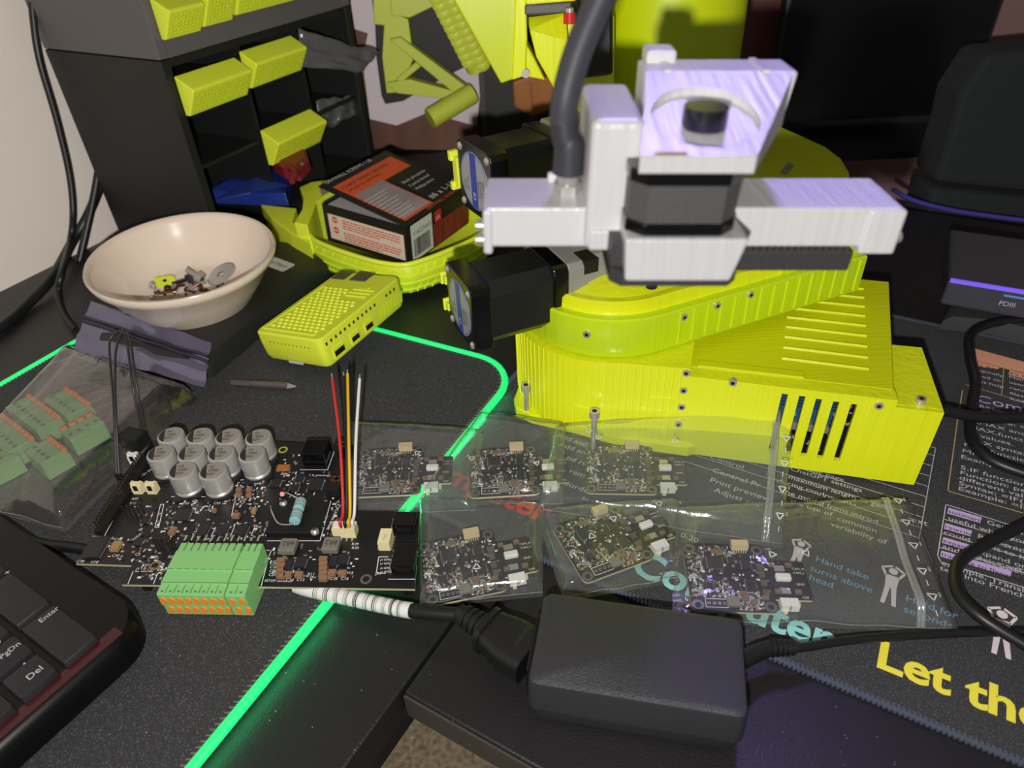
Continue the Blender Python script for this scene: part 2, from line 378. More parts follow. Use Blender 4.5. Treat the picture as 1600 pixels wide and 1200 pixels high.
# ------------------------------------------------------------------ main control board
PT = .008
o0, o1 = at(190, 913, PT), at(648, 920, PT)
pang = math.degrees(math.atan2(o1.y-o0.y, o1.x-o0.x))
pcb = thing('control_board', 'large black circuit board with ten silver capacitors and green terminal block', 'circuit board', (o0.x, o0.y, 0), pang)
MP = frame(pcb); MPi = MP.inverted()
def B(x, y, z=PT): return MPi @ at(x, y, z)
poly = [(190, 913), (648, 920), (656, 800), (560, 798), (552, 697), (430, 690), (237, 688), (118, 880), (206, 883)]
pl = [B(*p) for p in poly]
m = MB(); m.prism([(p.x, p.y) for p in pl], PT-.0016, PT-.0002, mi=1); m.prism([(p.x, p.y) for p in pl], PT-.0002, PT, mi=0)
m.build('circuit_panel', [PCB, FR4], pcb)
# standoff blocks that lift the board off the mat
m = MB()
for x, y in ((.01, .004), (.148, .004), (.07, .09), (-.02, .05)): m.box(x-.002, y-.002, 0, x+.002, y+.002, PT-.0016)
m.build('solder_tails', DARKST, pcb)
def pbox(name, x, y, wd_, dp, h, mt, rz=0, parent=None, bev=0, z=PT, dz_=0):
    p = B(x, y, z); m = MB(); m.box(-wd_/2, -dp/2, 0, wd_/2, dp/2, h)
    o = m.build(name, mt, parent or pcb, bevel=bev); o.location = (p.x, p.y, PT+dz_); o.rotation_euler.z = math.radians(rz); return o
# capacitors
prof = [(.0062, .0012), (.0078, .0016), (.0079, .0028), (.0072, .0036), (.0079, .0044), (.0080, .0150), (.0077, .0160), (.0070, .0164)]
mcan = MB(); mcan.lathe(prof, 28); mcan = mcan.mesh('can', ALU)
mcan.polygons.foreach_set('use_smooth', [True]*len(mcan.polygons)); mcan.set_sharp_from_angle(angle=.6)
mb_ = MB(); mb_.prism([(-.0082, -.0082), (.0055, -.0082), (.0082, -.0055), (.0082, .0055), (.0055, .0082), (-.0082, .0082)], 0, .0013); mbase = mb_.mesh('base', CHIP)
mk = MB(); a0, a1 = 2.1, 4.2
arc = [(.0067*math.cos(a0+(a1-a0)*k/10), .0067*math.sin(a0+(a1-a0)*k/10)) for k in range(11)]
mk.prism(arc, .01650, .01660); mmark = mk.mesh('polarity_mark', CHIP)
topm = MB(); topm.lathe([(.0068, .01640), (.0068, .016415)], 24); mtop = topm.mesh('top_face', mat('worn can top', (166, 160, 152), .5, .3))
tips = [(266, 679), (311, 680), (356, 681), (403, 682), (250, 707), (298, 707), (345, 707), (393, 708), (284, 734), (332, 735)]
for i, (x, y) in enumerate(tips):
    p = B(x, y, PT+.0165); c = link('capacitor', mcan, pcb); c.location = (p.x, p.y, PT); c.rotation_euler.z = math.radians(18)
    for n, d in (('base', mbase), ('top_face', mtop), ('polarity_mark', mmark)): link(n, d, c)
    text('can_print', ('52' if i % 2 else '64')+'\n1000\n50V', .0030, CHIP, c, flat(-.0022, .0026, .01662, -14))
# courtyard silkscreen
def pline(pts, wd_=.0004, mt=SILK, name='silkscreen_line'):
    P = [B(*p) for p in pts]; m = MB()
    for a, b in zip(P, P[1:]):
        t = b-a; l = t.length; t.normalize(); n = Vector((-t.y, t.x, 0))
        m.box(-wd_/2, -wd_/2, 0, l+wd_/2, wd_/2, .00004, basis((a.x, a.y, PT), t, n, UPV))
    return m.build(name, mt, pcb)
for pts in ([(268, 776), (302, 776), (312, 766), (313, 758)], [(315, 776), (350, 776), (360, 766), (361, 754)], [(376, 750), (410, 748), (420, 738), (421, 728)], [(163, 838), (218, 734)], [(145, 838), (163, 838)],
            [(202, 768), (240, 768)], [(418, 845), (500, 845), (517, 783)], [(469, 734), (512, 734), (522, 706)], [(242, 824), (251, 788), (256, 788), (248, 824), (242, 824)], [(212, 893), (238, 893)], [(200, 912), (208, 893)], [(240, 912), (246, 896)],
            [(408, 916), (420, 870)], [(588, 895), (592, 870), (606, 870)], [(588, 895), (602, 896)], [(607, 905), (648, 905)], [(362, 806), (372, 754), (408, 756)], [(414, 860), (424, 860), (421, 868)], [(330, 838), (337, 824)], [(360, 838), (366, 824)], [(392, 838), (398, 824)]):
    pline(pts)
# terminal block plugs
def terminal(name, x0, y0, x1, y1, n, teeth, parent, back):
    """pluggable spring terminal: comb at the back, step, two rows of orange release buttons in front"""
    a, b = B(x0, y0, .0015), B(x1, y1, .0015); wd_ = b.x-a.x; y = a.y
    h = .0145; dp = back; m = MB()
    prof = [(0, .0005), (0, .0082), (-.0007, .0085), (-.0007, .0165), (-.0002, .0174), (.005, .0178), (.0052, .0186), (.0125, .0188), (.0128, .0196), (dp-.005, .0198), (dp-.005, .0005)]
    m.loft([[(0, py, pz) for py, pz in prof], [(wd_, py, pz) for py, pz in prof]])
    k = teeth; pw = wd_/k
    for i in range(k): m.box(i*pw+pw*.14, dp-.0051, .010, (i+1)*pw-pw*.14, dp, .0198)
    m.box(0, dp-.0051, .0005, wd_, dp-.001, .010)
    o = m.build(name, TERM, parent); o.location = (a.x, y, 0)
    pw = wd_/n
    mw = MB()
    for i in range(n+1):
        if i < n: mw.box(i*pw+.0002, .0054, .0186, (i+1)*pw-.0002, .0057, .01872); mw.box(i*pw+.0006, .0128, .0190, (i+1)*pw-.0006, .0131, .01968)
    for i in range(1, n): mw.box(i*pw-.00012, .0002, .0172, i*pw+.00012, .0052, .01785)
    for i in range(n): mw.box(i*pw+pw*.40, .0006, .0172, i*pw+pw*.64, .0015, .01765)
    tag(mw.build('seam_line', mat('dark green', (70, 128, 74), .5), o), kind='stuff')
    for r, (yy, zz) in enumerate(((-.0008, .0124), (-.0001, .0043))):
        for i in range(n):
            mbt = MB(); cx = (i+.5)*pw + (.0008 if r else 0)
            mbt.loft([[(cx+.00160*math.cos(t*math.pi/5), q, zz+.0027*math.sin(t*math.pi/5)) for t in range(10)] for q in (yy+.0001, yy-.0006)])
            mbt.build('release_button', ORNG, o)
    return o
terminal('terminal_plug', 262, 957, 364, 958, 8, 9, pcb, .0295)
terminal('terminal_plug', 366, 959, 396, 960, 2, 3, pcb, .0295)
# header pins behind the comb
m = MB()
for i in range(12):
    p = B(288+i*10.4, 846); m.box(p.x-.0005, p.y, PT, p.x+.0005, p.y+.004, PT+.0006)
tag(m.build('header_pins', SOLDER, pcb), kind='stuff')
# pin header on the left edge
def pins(name, pxs, rows, h, lean=0):
    m = MB()
    for x, y in pxs:
        p = B(x, y); 
        for r in range(rows):
            m.box(p.x+r*.0025-.0003, p.y-.0003, PT, p.x+r*.0025+.0003, p.y+.0003, PT+h)
    return tag(m.build(name, mat('pin metal', (120, 108, 96), .35, .9), pcb), kind='stuff')
a, b = B(150, 832), B(222, 722)
m = MB(); t = (b-a); l = t.length; t.normalize(); n = Vector((-t.y, t.x, 0)); HM = basis((a.x, a.y, PT), t, n, UPV)
m.box(-.001, -.0055, 0, l+.001, 0, .0025, HM); m.build('pin_header', BLKM, pcb, bevel=.0003)
m = MB()
for i in range(26):
    for r in range(2): m.box(l*(i+.5)/26-.0003, -.0042+r*.0026-.0003, .0025, l*(i+.5)/26+.0003, -.0042+r*.0026+.0003, .0088, HM)
tag(m.build('header_pins', mat('pin metal', (120, 108, 96), .35, .9), pcb), kind='stuff')
pins('header_pins', [(198+i*7, 806-i*1.0) for i in range(5)], 1, .008); pins('header_pins', [(246+i*5, 856) for i in range(3)], 1, .008); pins('header_pins', [(265+i*5, 855) for i in range(3)], 1, .008)
# cream two pin headers, white sensor header
for x, y, mt in ((219, 768, CREAM), (241, 768, CREAM), (213, 722, WHT)):
    o = pbox('pin_socket', x, y, .0055, .0045, .0062, mt)
    m = MB(); m.box(-.0012, -.0026, .003, .0012, -.0022, .0066); m.build('slot', DARKST, o)
    m = MB(); m.box(-.0030, -.0012, .0062, -.0016, .0012, .0078); m.box(.0016, -.0012, .0062, .0030, .0012, .0078); m.build('latch', mt, o)
# chips
for x, y, wd_, dp, h, rz in ((151, 857, .0095, .0145, .0016, 4), (286, 806, .0085, .0085, .0012, 4), (431, 756, .006, .006, .001, 0), (468, 750, .005, .005, .001, 0), (494, 758, .008, .009, .0012, 0), (460, 764, .005, .005, .001, 0), (470, 881, .0055, .0062, .0016, 0), (536, 876, .0055, .0062, .0016, 0),
                             (318, 830, .0055, .0075, .0018, 0), (348, 830, .0055, .0075, .0018, 0), (379, 830, .0055, .0075, .0018, 0), (218, 848, .004, .005, .0012, 0), (228, 814, .004, .005, .0012, 0), (452, 886, .0036, .007, .0022, 0), (522, 880, .0036, .007, .0022, 0)):
    o = pbox('chip', x, y, wd_, dp, h, CHIP, rz)
    m = MB(); k = max(3, int(dp/.0011))
    for i in range(k):
        for s in (-1, 1): yy = -dp/2+dp*(i+.5)/k; m.box(s*wd_/2-.0006, yy-.0002, 0, s*wd_/2+.0006, yy+.0002, .0005)
    tag(m.build('chip_leads', SOLDER, o), kind='stuff')
for x, y, s in ((452, 858, '682'), (519, 856, '8R2')):   # power inductors
    o = pbox('inductor', x, y, .0088, .0088, .0042, mat('grey ferrite', (124, 120, 112), .5), bev=.0008)
    text('inductor_print', s, .0042, CHIP, o, flat(.0036, .0016, .00425, 180))
for x, y, mt, wd_, dp in [(440, 878+i*8, TAN, .0042, .0026) for i in range(4)] + [(506, 876+i*7.5, TAN, .0042, .0026) for i in range(5)] + [(451, 900, TAN, .004, .003), (468, 900, TAN, .004, .003), (520, 897, TAN, .004, .003), (536, 898, TAN, .004, .003),
        (183, 856, mat('gold ceramic', (168, 132, 84), .5), .0045, .006), (271, 832, TAN, .0035, .0045), (444, 733, mat('orange ceramic', (176, 110, 48), .5), .0075, .0035), (374, 768, TAN, .003, .0022), (374, 776, TAN, .003, .0022), (390, 768, TAN, .003, .0022), (390, 776, TAN, .003, .0022), (370, 808, TAN, .0038, .003), (398, 800, mat('gold ceramic', (168, 132, 84), .5), .0025, .0035), (336, 800, TAN, .002, .002)]:
    pbox('ceramic_capacitor', x, y, wd_, dp, .0022, mt)
# brake resistor on black carrier
ca = pbox('resistor_carrier', 466, 812, .0300, .0230, .0024, BLKM, bev=.0004)
for x, y in ((442, 784), (491, 828)):
    p = B(x, y, PT+.004); m = MB(); m.lathe([(.0022, .002), (.0022, .0034), (.0012, .0044), (0, .0045)], 14); o = m.build('screw', STEEL, pcb, smooth=40); o.location = (p.x, p.y, PT)
    m = MB(); m.box(-.0012, -.0002, .0046, .0012, .0002, .0048); m.box(-.0002, -.0012, .0046, .0002, .0012, .0048); m.build('cross_recess', DARKST, o)
a, b = B(460, 816, PT+.006), B(468, 790, PT+.006)
RS = mat('pale blue resistor', (142, 196, 200), .35)
d = (b-a)
for k0, k1 in ((0, .62), (.72, 1.35)):
    m = MB(); m.cyl(a+d*k0, a+d*k1, .0031, n=16); o = m.build('resistor', RS, pcb, bevel=.0008)
    for kk in (.3, .55, .8):
        q = a+d*(k0+(k1-k0)*kk); m = MB(); m.cyl(q-d*.012, q+d*.012, .00318, n=16); m.build('colour_band', mat('band red', (170, 84, 72), .4), o)
m = MB(); m.tube([B(423, 790, PT), B(425, 800, PT+.006), B(436, 818, PT+.005), a-d*.1, a], .0005, 6); m.build('resistor_lead', STEEL, pcb, smooth=60)
m = MB(); m.tube([B(441, 770, PT), B(448, 770, PT+.005), B(460, 776, PT+.008), b+d*.3], .0005, 6); m.build('resistor_lead', STEEL, pcb, smooth=60)
m = MB(); m.cyl(B(441, 772, PT), B(441, 772, PT+.002), .0014, n=10); m.build('led', mat('red led', (200, 60, 50), .4), pcb)
# power connectors (black) at the back, screw terminals in copper
pbox('power_socket', 497, 716, .0150, .0135, .0095, BLKG, bev=.0005)
for x, y in ((534, 694), (522, 748)):
    for dx in (0, 8):
        p = B(x+dx, y, PT+.006); m = MB(); m.cyl((0, 0, .0045), (0, 0, .0062), .0024, n=12); o = m.build('terminal_screw', COPPER, pcb); o.location = (p.x, p.y, PT)
        m = MB(); m.box(-.002, -.0003, .0063, .002, .0003, .0065); m.build('slot', DARKST, o)
pbox('screw_terminal', 536, 700, .0085, .007, .0050, BLKM); pbox('screw_terminal', 524, 768, .0075, .0085, .0052, BLKM)
# socket, relay and edge connectors on the right
j = pbox('wire_socket', 541, 834, .0125, .0060, .0068, CREAM)
m = MB(); m.box(-.0052, -.0018, .0067, .0052, .0024, .0070); m.build('socket_mouth', WHT, j)
m = MB()
for i in range(4): m.box(-.0045+i*.003-.0004, -.0055, 0, -.0045+i*.003+.0004, -.0028, .001)
tag(m.build('socket_legs', SOLDER, j), kind='stuff')
rl = pbox('relay', 604, 849, .0062, .0100, .0062, CREAM)
text('relay_print', 'TX2', .0022, mat('grey print', (140, 130, 110), .6), rl, flat(.001, -.003, .00625, 90))
m = MB()
for i in range(5):
    for s in (-1, 1): m.box(s*.0034-.0006, -.004+i*.002-.0003, 0, s*.0034+.0006, -.004+i*.002+.0003, .001)
tag(m.build('relay_legs', SOLDER, rl), kind='stuff')
for y, dp in ((822, .0100), (878, .0150)):
    o = pbox('edge_connector', 634, y, .0120, dp, .0062, BLKG, bev=.0004)
    m = MB(); m.box(-.004, -dp/2-.0003, .0014, .004, -dp/2+.0004, .0046); m.build('socket_mouth', DARKST, o)
    m = MB()
    for i in range(5): m.box(-.0078, -dp/2+.001+i*(dp-.002)/4-.0005, 0, -.0058, -dp/2+.001+i*(dp-.002)/4+.0005, .001)
    tag(m.build('connector_legs', SOLDER, o), kind='stuff')
# mounting holes with rings
for x, y, mt in ((242, 884, mat('ring tin', (150, 140, 110), .4, .6)), (572, 905, mat('ring grey', (130, 128, 126), .4, .6)), (442, 703, mat('ring green', (196, 206, 60), .4, .3))):
    p = B(x, y); m = MB(); m.lathe([(.0018, 0), (.0030, 0), (.0030, .00012), (.0018, .00012)], 20, cap=False); o = m.build('mounting_hole', mt, pcb); o.location = (p.x, p.y, PT)
    m = MB(); m.lathe([(.0018, 0), (.0018, .00008)], 16); m.build('hole', BLKM, o)
# small surface parts that nobody could count
def smd_field(name, regions, parent, toloc, z, n, seed, sz=(.0010, .0022), hh=.0008, mats_=None):
    R = random.Random(seed); m = MB(); mats_ = mats_ or [SOLDER, TAN, CHIP, SILK, mat('dim silk', (120, 120, 124), .6)]
    for i in range(n):
        x0, y0, x1, y1 = R.choice(regions); x, y = R.uniform(x0, x1), R.uniform(y0, y1)
        p = toloc(x, y); a, b = R.uniform(*sz), R.uniform(.0005, .0012)
        if R.random() < .5: a, b = b, a
        k = R.choices(range(len(mats_)), [3, 1, 2, 4, 3][:len(mats_)])[0]
        h = hh*R.uniform(.4, 1) if k < 3 else .00005
        m.box(p.x-a/2, p.y-b/2, z, p.x+a/2, p.y+b/2, z+h, mi=k)
    return tag(m.build(name, mats_, parent), kind='stuff')
smd_field('surface_parts', [(205, 790, 250, 870), (255, 780, 400, 800), (300, 782, 330, 850), (330, 815, 405, 842), (405, 700, 470, 780), (170, 840, 240, 880), (215, 870, 260, 905), (420, 850, 500, 905), (500, 860, 560, 905), (440, 735, 515, 775), (362, 755, 400, 785), (395, 745, 420, 840), (500, 775, 530, 840), (250, 800, 300, 850)], pcb, lambda x, y: B(x, y), PT, 620, 3)
def ptext(s, x, y, size, rz=0):
    p = B(x, y); return text('silkscreen_text', s, size, SILK, pcb, flat(p.x, p.y, PT+.0001, rz))
for s, x, y in (('C38', 119, 879), ('U18', 141, 880), ('C39', 178, 845), ('C30', 174, 870), ('C31', 210, 868), ('R57', 221, 885), ('R58', 234, 872), ('R55', 262, 872), ('C52', 284, 788), ('C53', 333, 788), ('C26', 421, 882), ('C20', 421, 888), ('C23', 420, 894), ('C21', 419, 900), ('C14', 446, 908), ('C13', 463, 908), ('C29', 498, 902), ('C15', 515, 906), ('C16', 532, 906), ('R29', 549, 852), ('R30', 549, 858), ('R11', 480, 899), ('R14', 540, 897), ('J1', 212, 891), ('J2', 258, 891), ('R47', 438, 742), ('J34', 586, 898), ('R49', 205, 781), ('R17', 202, 788)):
    ptext(s, x, y, .0024)
for s, x, y in (('pi GPIO17', 594, 876), ('pi GPIO18', 594, 882), ('pi GPIO4', 594, 889), ('pi GPIO27', 594, 895)): ptext(s, x, y, .0018)
ptext('ESTOP connector', 413, 909, .0020); ptext('R_precharge', 487, 744, .0022)
ptext('BRAKE RESISTOR', 514, 828, .0022, 84); ptext('BRAKE PIN 1', 411, 838, .0020, 84); ptext('CURRENT', 214, 735, .0024, 60); ptext('12V IN', 222, 745, .0024, 60); ptext('ADDR', 208, 845, .002, 60)
# ------------------------------------------------------------------ four loose wires plugged into the board
for name, colr, lab, bx, by, pts, tipp in (
    ('red_wire', (206, 44, 40), 'red wire standing up from the cream socket, leftmost of four', 533, 824, [(536, 795, .022), (531, 690, .045)], (519, 590, .062)),
    ('black_wire', (30, 28, 30), 'black wire standing between the red and yellow wires', 540, 824, [(542, 795, .022), (541, 690, .045)], (537, 588, .062)),
    ('yellow_wire', (226, 180, 28), 'yellow wire standing up from the cream socket', 546, 824, [(547, 795, .022), (545, 690, .045)], (543, 584, .062)),
    ('white_wire', (226, 224, 226), 'white wire standing up from the cream socket, rightmost of four', 552, 824, [(554, 795, .022), (556, 690, .045)], (562, 592, .062))):
    b0 = at(bx, by, .0155); P = [b0, b0+Vector((0, .0005, .004))]+[at(*q) for q in pts]+[at(*tipp)]
    t = thing(name, lab, 'wire', b0, group='loose wires on the board'); off = -b0
    P = [p+off for p in P]
    m = MB(); m.tube(P, .00088, 8); m.build('insulation', mat('wire '+name, colr, .45), t, smooth=60)
    e = P[-1]; dd = (P[-1]-P[-2]).normalized(); m = MB(); m.tube([e-dd*.001, e+dd*.0028], .0004, 6, sm=0); m.build('bare_tip', STEEL, t)
# black jumper wires looping over the left bag into a black housing
for i, (pa, pk, pb) in enumerate((((182, 742, .012), [(178, 640, .040), (171, 545, .058), (176, 524, .063), (186, 518, .064), (197, 527, .063), (207, 600, .045)], (220, 670, .018)),
                                  ((186, 742, .012), [(181, 640, .041), (180, 560, .058), (187, 527, .063), (194, 520, .064), (203, 530, .063), (213, 600, .045)], (226, 668, .018)))):
    m = MB(); P = [at(*pa)]+[at(*q) for q in pk]+[at(*pb)]
    t = thing('jumper_wire', ('black jumper wire looping over the smoky bag, outer of the pair', 'black jumper wire looping over the smoky bag, inner of the pair')[i], 'wire', P[0], group='black jumper wires')
    m.tube([p-P[0] for p in P], .0008, 8); m.build('insulation', mat('jumper black', (44, 42, 46), .4), t, smooth=60)
    m = MB(); m.tube([Vector((0, 0, -.004)), Vector((0, 0, .001))], .0012, 6, sm=0); m.build('crimp_housing', BLKM, t)
q0 = at(214, 692, .010)
jh = thing('jumper_housing', 'black two-way jumper plug standing beside the first capacitor', 'plug', q0, -20)
m = MB(); m.box(-.009, -.005, -.0024, .006, .006, .0075); m.build('housing', BLKM, jh, bevel=.0005)
m = MB()
for i in range(4): m.box(-.0075+i*.0035, -.0052, .002, -.006+i*.0035, -.0048, .005)
m.build('latch_window', DARKST, jh)
# ------------------------------------------------------------------ six small driver boards and their zip bags
DZ = .0028
def ring(name, x, y, mt, par):
    m = MB(); m.lathe([(.0015, 0), (.0030, 0), (.0030, .00015), (.0015, .00015)], 18, cap=False); o = m.build(name, mt, par); o.location = (x, y, .0016)
    m = MB(); m.lathe([(.0015, 0), (.0015, .0001)], 14); m.build('hole', DARKST, o); return o
RINGM = mat('ring pewter', (132, 128, 124), .35, .7)
def make_driver():
    t = thing('driver_board', 'x', 'circuit board')
    body = rrect(-.0205, -.0205, .0205, .0205, .003, 3); tab = rrect(.019, -.0125, .0385, .0105, .0012, 2)
    m = MB(); m.prism(body, 0, .0013, mi=1); m.prism(body, .0013, .0016); m.prism(tab, .0001, .0013, mi=1); m.prism(tab, .0013, .00155)
    m.build('circuit_panel', [PCB, FR4], t)
    for x in (-.0173, .0173):
        for y in (-.0173, .0173): ring('mounting_hole', x, y, RINGM, t)
    def bx(name, x, y, wd_, dp, h, mt, z=.0016, par=t, bev=0):
        m = MB(); m.box(-wd_/2, -dp/2, 0, wd_/2, dp/2, h); o = m.build(name, mt, par, bevel=bev); o.location = (x, y, z); return o
    def chip(x, y, wd_, dp, h=.001, four=False):
        o = bx('chip', x, y, wd_, dp, h, CHIP); m = MB(); k = int(dp/.0009)
        for i in range(k):
            yy = -dp/2+dp*(i+.5)/k
            for s in (-1, 1):
                m.box(s*wd_/2-.0006, yy-.00018, 0, s*wd_/2+.0006, yy+.00018, .0004)
                if four: m.box(yy-.00018, s*dp/2-.0006, 0, yy+.00018, s*dp/2+.0006, .0004)
        tag(m.build('chip_leads', mat('dull lead', (128, 126, 124), .5), o), kind='stuff')
    chip(-.0055, .0085, .0075, .0075, .001, True); chip(.010, .0075, .0045, .0055); chip(.010, -.0055, .0045, .0065); chip(.002, -.006, .005, .005); chip(-.011, -.0065, .0048, .0042, .0008)
    chip(.003, .010, .003, .0036)
    bx('crystal', -.0035, .0155, .0065, .0028, .001, mat('crystal tan', (140, 120, 86), .4, .4), bev=.0003)
    for x, y in ((.0165, .006), (.0165, .0015), (.0165, -.004), (.0165, -.0095)): bx('inductor', x, y, .003, .0034, .0014, mat('dark ferrite', (92, 84, 80), .5))
    for x, y in ((.0055, -.0105), (.0055, -.0135), (.0155, -.0125), (.0095, -.0155), (.0225, .0078), (.031, .0078), (.0225, -.0085), (.032, -.0085)): bx('ceramic_capacitor', x, y, .0030, .0020, .0016, mat('ceramic brown', (122, 98, 82), .5))
    bx('inductor', -.0005, -.0158, .0062, .0052, .0024, mat('grey ferrite', (124, 120, 112), .5), bev=.0005)
    bx('solder_pad', .0262, .0060, .005, .0035, .0003, SOLDER); bx('solder_pad', .0262, -.0075, .005, .0035, .0003, SOLDER)
    bx('capacitor_can', .0265, -.0005, .0075, .004, .003, WHT, bev=.0008)
    j = bx('wire_socket', .0085, .0190, .0085, .0042, .0038, BEIGE)
    m = MB()
    for i in range(6): m.box(-.003+i*.0012-.0003, -.0042, 0, -.003+i*.0012+.0003, -.0020, .0006)
    tag(m.build('socket_legs', SOLDER, j), kind='stuff')
    j = bx('power_socket', .0265, -.0150, .0085, .0050, .0040, WHT, z=-.0010)
    m = MB(); m.box(-.0005, -.0026, .001, .0005, -.0022, .004); m.build('slot', mat('shade grey', (150, 150, 152), .5), j)
    m = MB(); m.box(-.0030, -.0033, -.0012, -.001, -.0015, .001); m.box(.0045, .0005, -.0005, .0058, .0025, .0012); m.build('socket_pin', CREAM, j)
    # printed box with four holes
    m = MB()
    for a, b, c, d in ((-.0135, -.0185, -.0028, -.0182), (-.0135, -.0137, -.0028, -.0134), (-.0136, -.0185, -.0133, -.0134), (-.0030, -.0185, -.0027, -.0134)): m.box(a, b, .0016, c, d, .00164)
    m.build('silkscreen_line', SILK, t)
    for i in range(4):
        m = MB(); m.lathe([(.0005, .0016), (.0008, .0016), (.0008, .00168), (.0005, .00168)], 10, cap=False); o = m.build('pin_hole', SOLDER, t); o.location = (-.0118+i*.0025, -.016, 0)
    smd_field('surface_parts', [(-.0195, -.0125, .0195, .0145), (-.014, .012, .005, .0195), (-.0195, -.0125, -.012, .014), (.002, -.0195, .014, -.009), (-.013, -.0125, .004, -.003)], t, lambda x, y: Vector((x, y, 0)), .0016, 540, 11, sz=(.0009, .0017), hh=.0007)
    for s, x, y in (('C17', -.0160, .0135), ('R13', .0035, .0142), ('J2', .0145, .0128), ('C29', .0335, -.0118), ('U1', -.009, .0035), ('Q26', .0015, -.0012), ('CAN_H', .0325, .0055), ('CAN_L', .0325, .003), ('GND', .0325, -.004)):
        text('silkscreen_text', s, .0018, SILK, t, flat(x, y, .00172))
    return t
def copy_tree(o, parent=None):
    c = o.copy(); C.objects.link(c); c.parent = parent
    for ch in list(o.children): copy_tree(ch, c)
    return c
drv = make_driver()
spots = [  # TL hole, TR hole (or BL, BR), BR hole, BL hole
    ((567, 706), (655, 702), (652, 767), (562, 770), 'small driver board beside the white wire, leftmost in the back row'),
    ((751, 706), (833, 701), (826, 767), (739, 769), 'small driver board in the middle bag of the back row'),
    ((933, 697), (1018, 698), (1007, 769), (916, 766), 'small driver board reflecting lime, right in the back row by the robot base'),
    ((674, 852), (766, 834), (771, 918), (674, 936), 'small driver board above the black power plug, tilted, front row'),
    ((878, 826), None, (1006, 867), (914, 901), 'small driver board turned askew behind the power adapter'),
    ((1082, 857), (1186, 860), (1199, 949), None, 'small driver board right of the power adapter, in the longest bag')]
for i, (tl, tr, br, bl, lab) in enumerate(spots):
    z = DZ+.0016
    TL, BR = at(*tl, z), at(*br, z); c = (TL+BR)/2
    if tr: a = at(*tr, z)-TL
    else: a = BR-at(*bl, z)
    ang = math.degrees(math.atan2(a.y, a.x))
    o = drv if i == 0 else copy_tree(drv)
    o.location = (c.x, c.y, DZ); o.rotation_euler = (0, 0, math.radians(ang)); tag(o, lab, 'circuit board', 'small driver boards in zip bags')
FILM = film('clear film', (.95, .97, .95), .045, 1.5, .10, .2, 45)
FILMZ = film('zip film', (.9, .92, .92), .16, 2.5, .12, .5, 60)
WHITEINK = mat('white ink', (222, 222, 226), .7)
import mathutils.noise as mn
def bag(name, px, lab, seed, nx=34, ny=24, zip_=None, h=.0085, group='zip bags of driver boards', fm=None, marks=0, cat='zip bag', h0=.0012, zs=(.003, .003, .003, .003), amp=1):
    """flat pouch: quad px (TL, TR, BR, BL), upper film lifted over its contents, lower film below"""
    fm = fm or FILM
    Q = [at(*p, z) for p, z in zip(px, zs)]; c = sum(Q, Vector())/4; c.z = .003
    t = thing(name, lab, cat, c, group=group)
    def S_(u, v): return (Q[0]*(1-u)+Q[1]*u)*(1-v)+(Q[3]*(1-u)+Q[2]*u)*v - c
    def top(u, v):
        p = S_(u, v); e = min(u, 1-u, v, 1-v); k = min(1, e/.10)
        wv = mn.noise(Vector((p.x*38+seed*7, p.y*38, seed)))*.0016*amp + mn.noise(Vector((p.x*110+seed, p.y*70, seed*3)))*.0004*amp
        d = Vector((mn.noise(Vector((u*6, seed, 1)))*.0016, mn.noise(Vector((v*6, u*5, seed+4)))*.0022, 0))*(1-k)
        return Vector((p.x, p.y, p.z))+d+Vector((0, 0, h0+(h-h0)*(k**.5) + max(wv, -.0016)*k + .0006*abs(wv)*200*(1-k)))
    vs = [top(i/nx, j/ny) for j in range(ny+1) for i in range(nx+1)]
    fs = [(j*(nx+1)+i, (j+1)*(nx+1)+i, (j+1)*(nx+1)+i+1, j*(nx+1)+i+1) for j in range(ny) for i in range(nx)]
    m = MB(); m.add(vs, fs)
    lo = [S_(i/8, j/6) for j in range(7) for i in range(9)]
    m.add([(p.x, p.y, p.z-.0022) for p in lo], [(j*9+i, (j+1)*9+i, (j+1)*9+i+1, j*9+i+1) for j in range(6) for i in range(8)])
    me = m.mesh('pouch', fm); me.polygons.foreach_set('use_smooth', [True]*len(me.polygons)); link('pouch', me, t)
    # rolled cut edges catch the light
    m = MB()
    for side in (0, 1):
        m.tube([top(i/16, side)+Vector((0, 0, .0003)) for i in range(17)], .00022, 5, sm=2)
    m.build('cut_edge', FILMZ, t)
    if zip_:
        m = MB()
        for du in (0, .014): m.tube([top(zip_+du+.0*j, j/12)+Vector((0, 0, .0010)) for j in range(13)], .0011, 6, sm=3)
        m.build('zip_strip', FILMZ, t, smooth=60)
        for k in range(5):
            v = .1+k*.19; p = top(min(.985, zip_+.055), v)+Vector((0, 0, .0011)); a = (S_(zip_, 1)-S_(zip_, 0)).normalized(); b = Vector((-a.y, a.x, 0))
            mark(t, p, a, b, .0030)
            q = top(min(.985, zip_+.055), v+.095)+Vector((0, 0, .0011)); mq = MB(); mq.box(-.0016, -.0002, 0, .0016, .0002, .00005, basis(q, a, b, UPV)); mq.build('printed_dash', WHITEINK, t)
    for k in range(marks):
        R = random.Random(seed*10+k); u, v = R.uniform(.15, .85), R.uniform(.12, .9); p = top(u, v)+Vector((0, 0, .0011)); a = dirv(R.uniform(-30, 60)); mark(t, p, a, Vector((-a.y, a.x, 0)), .0028)
    return t
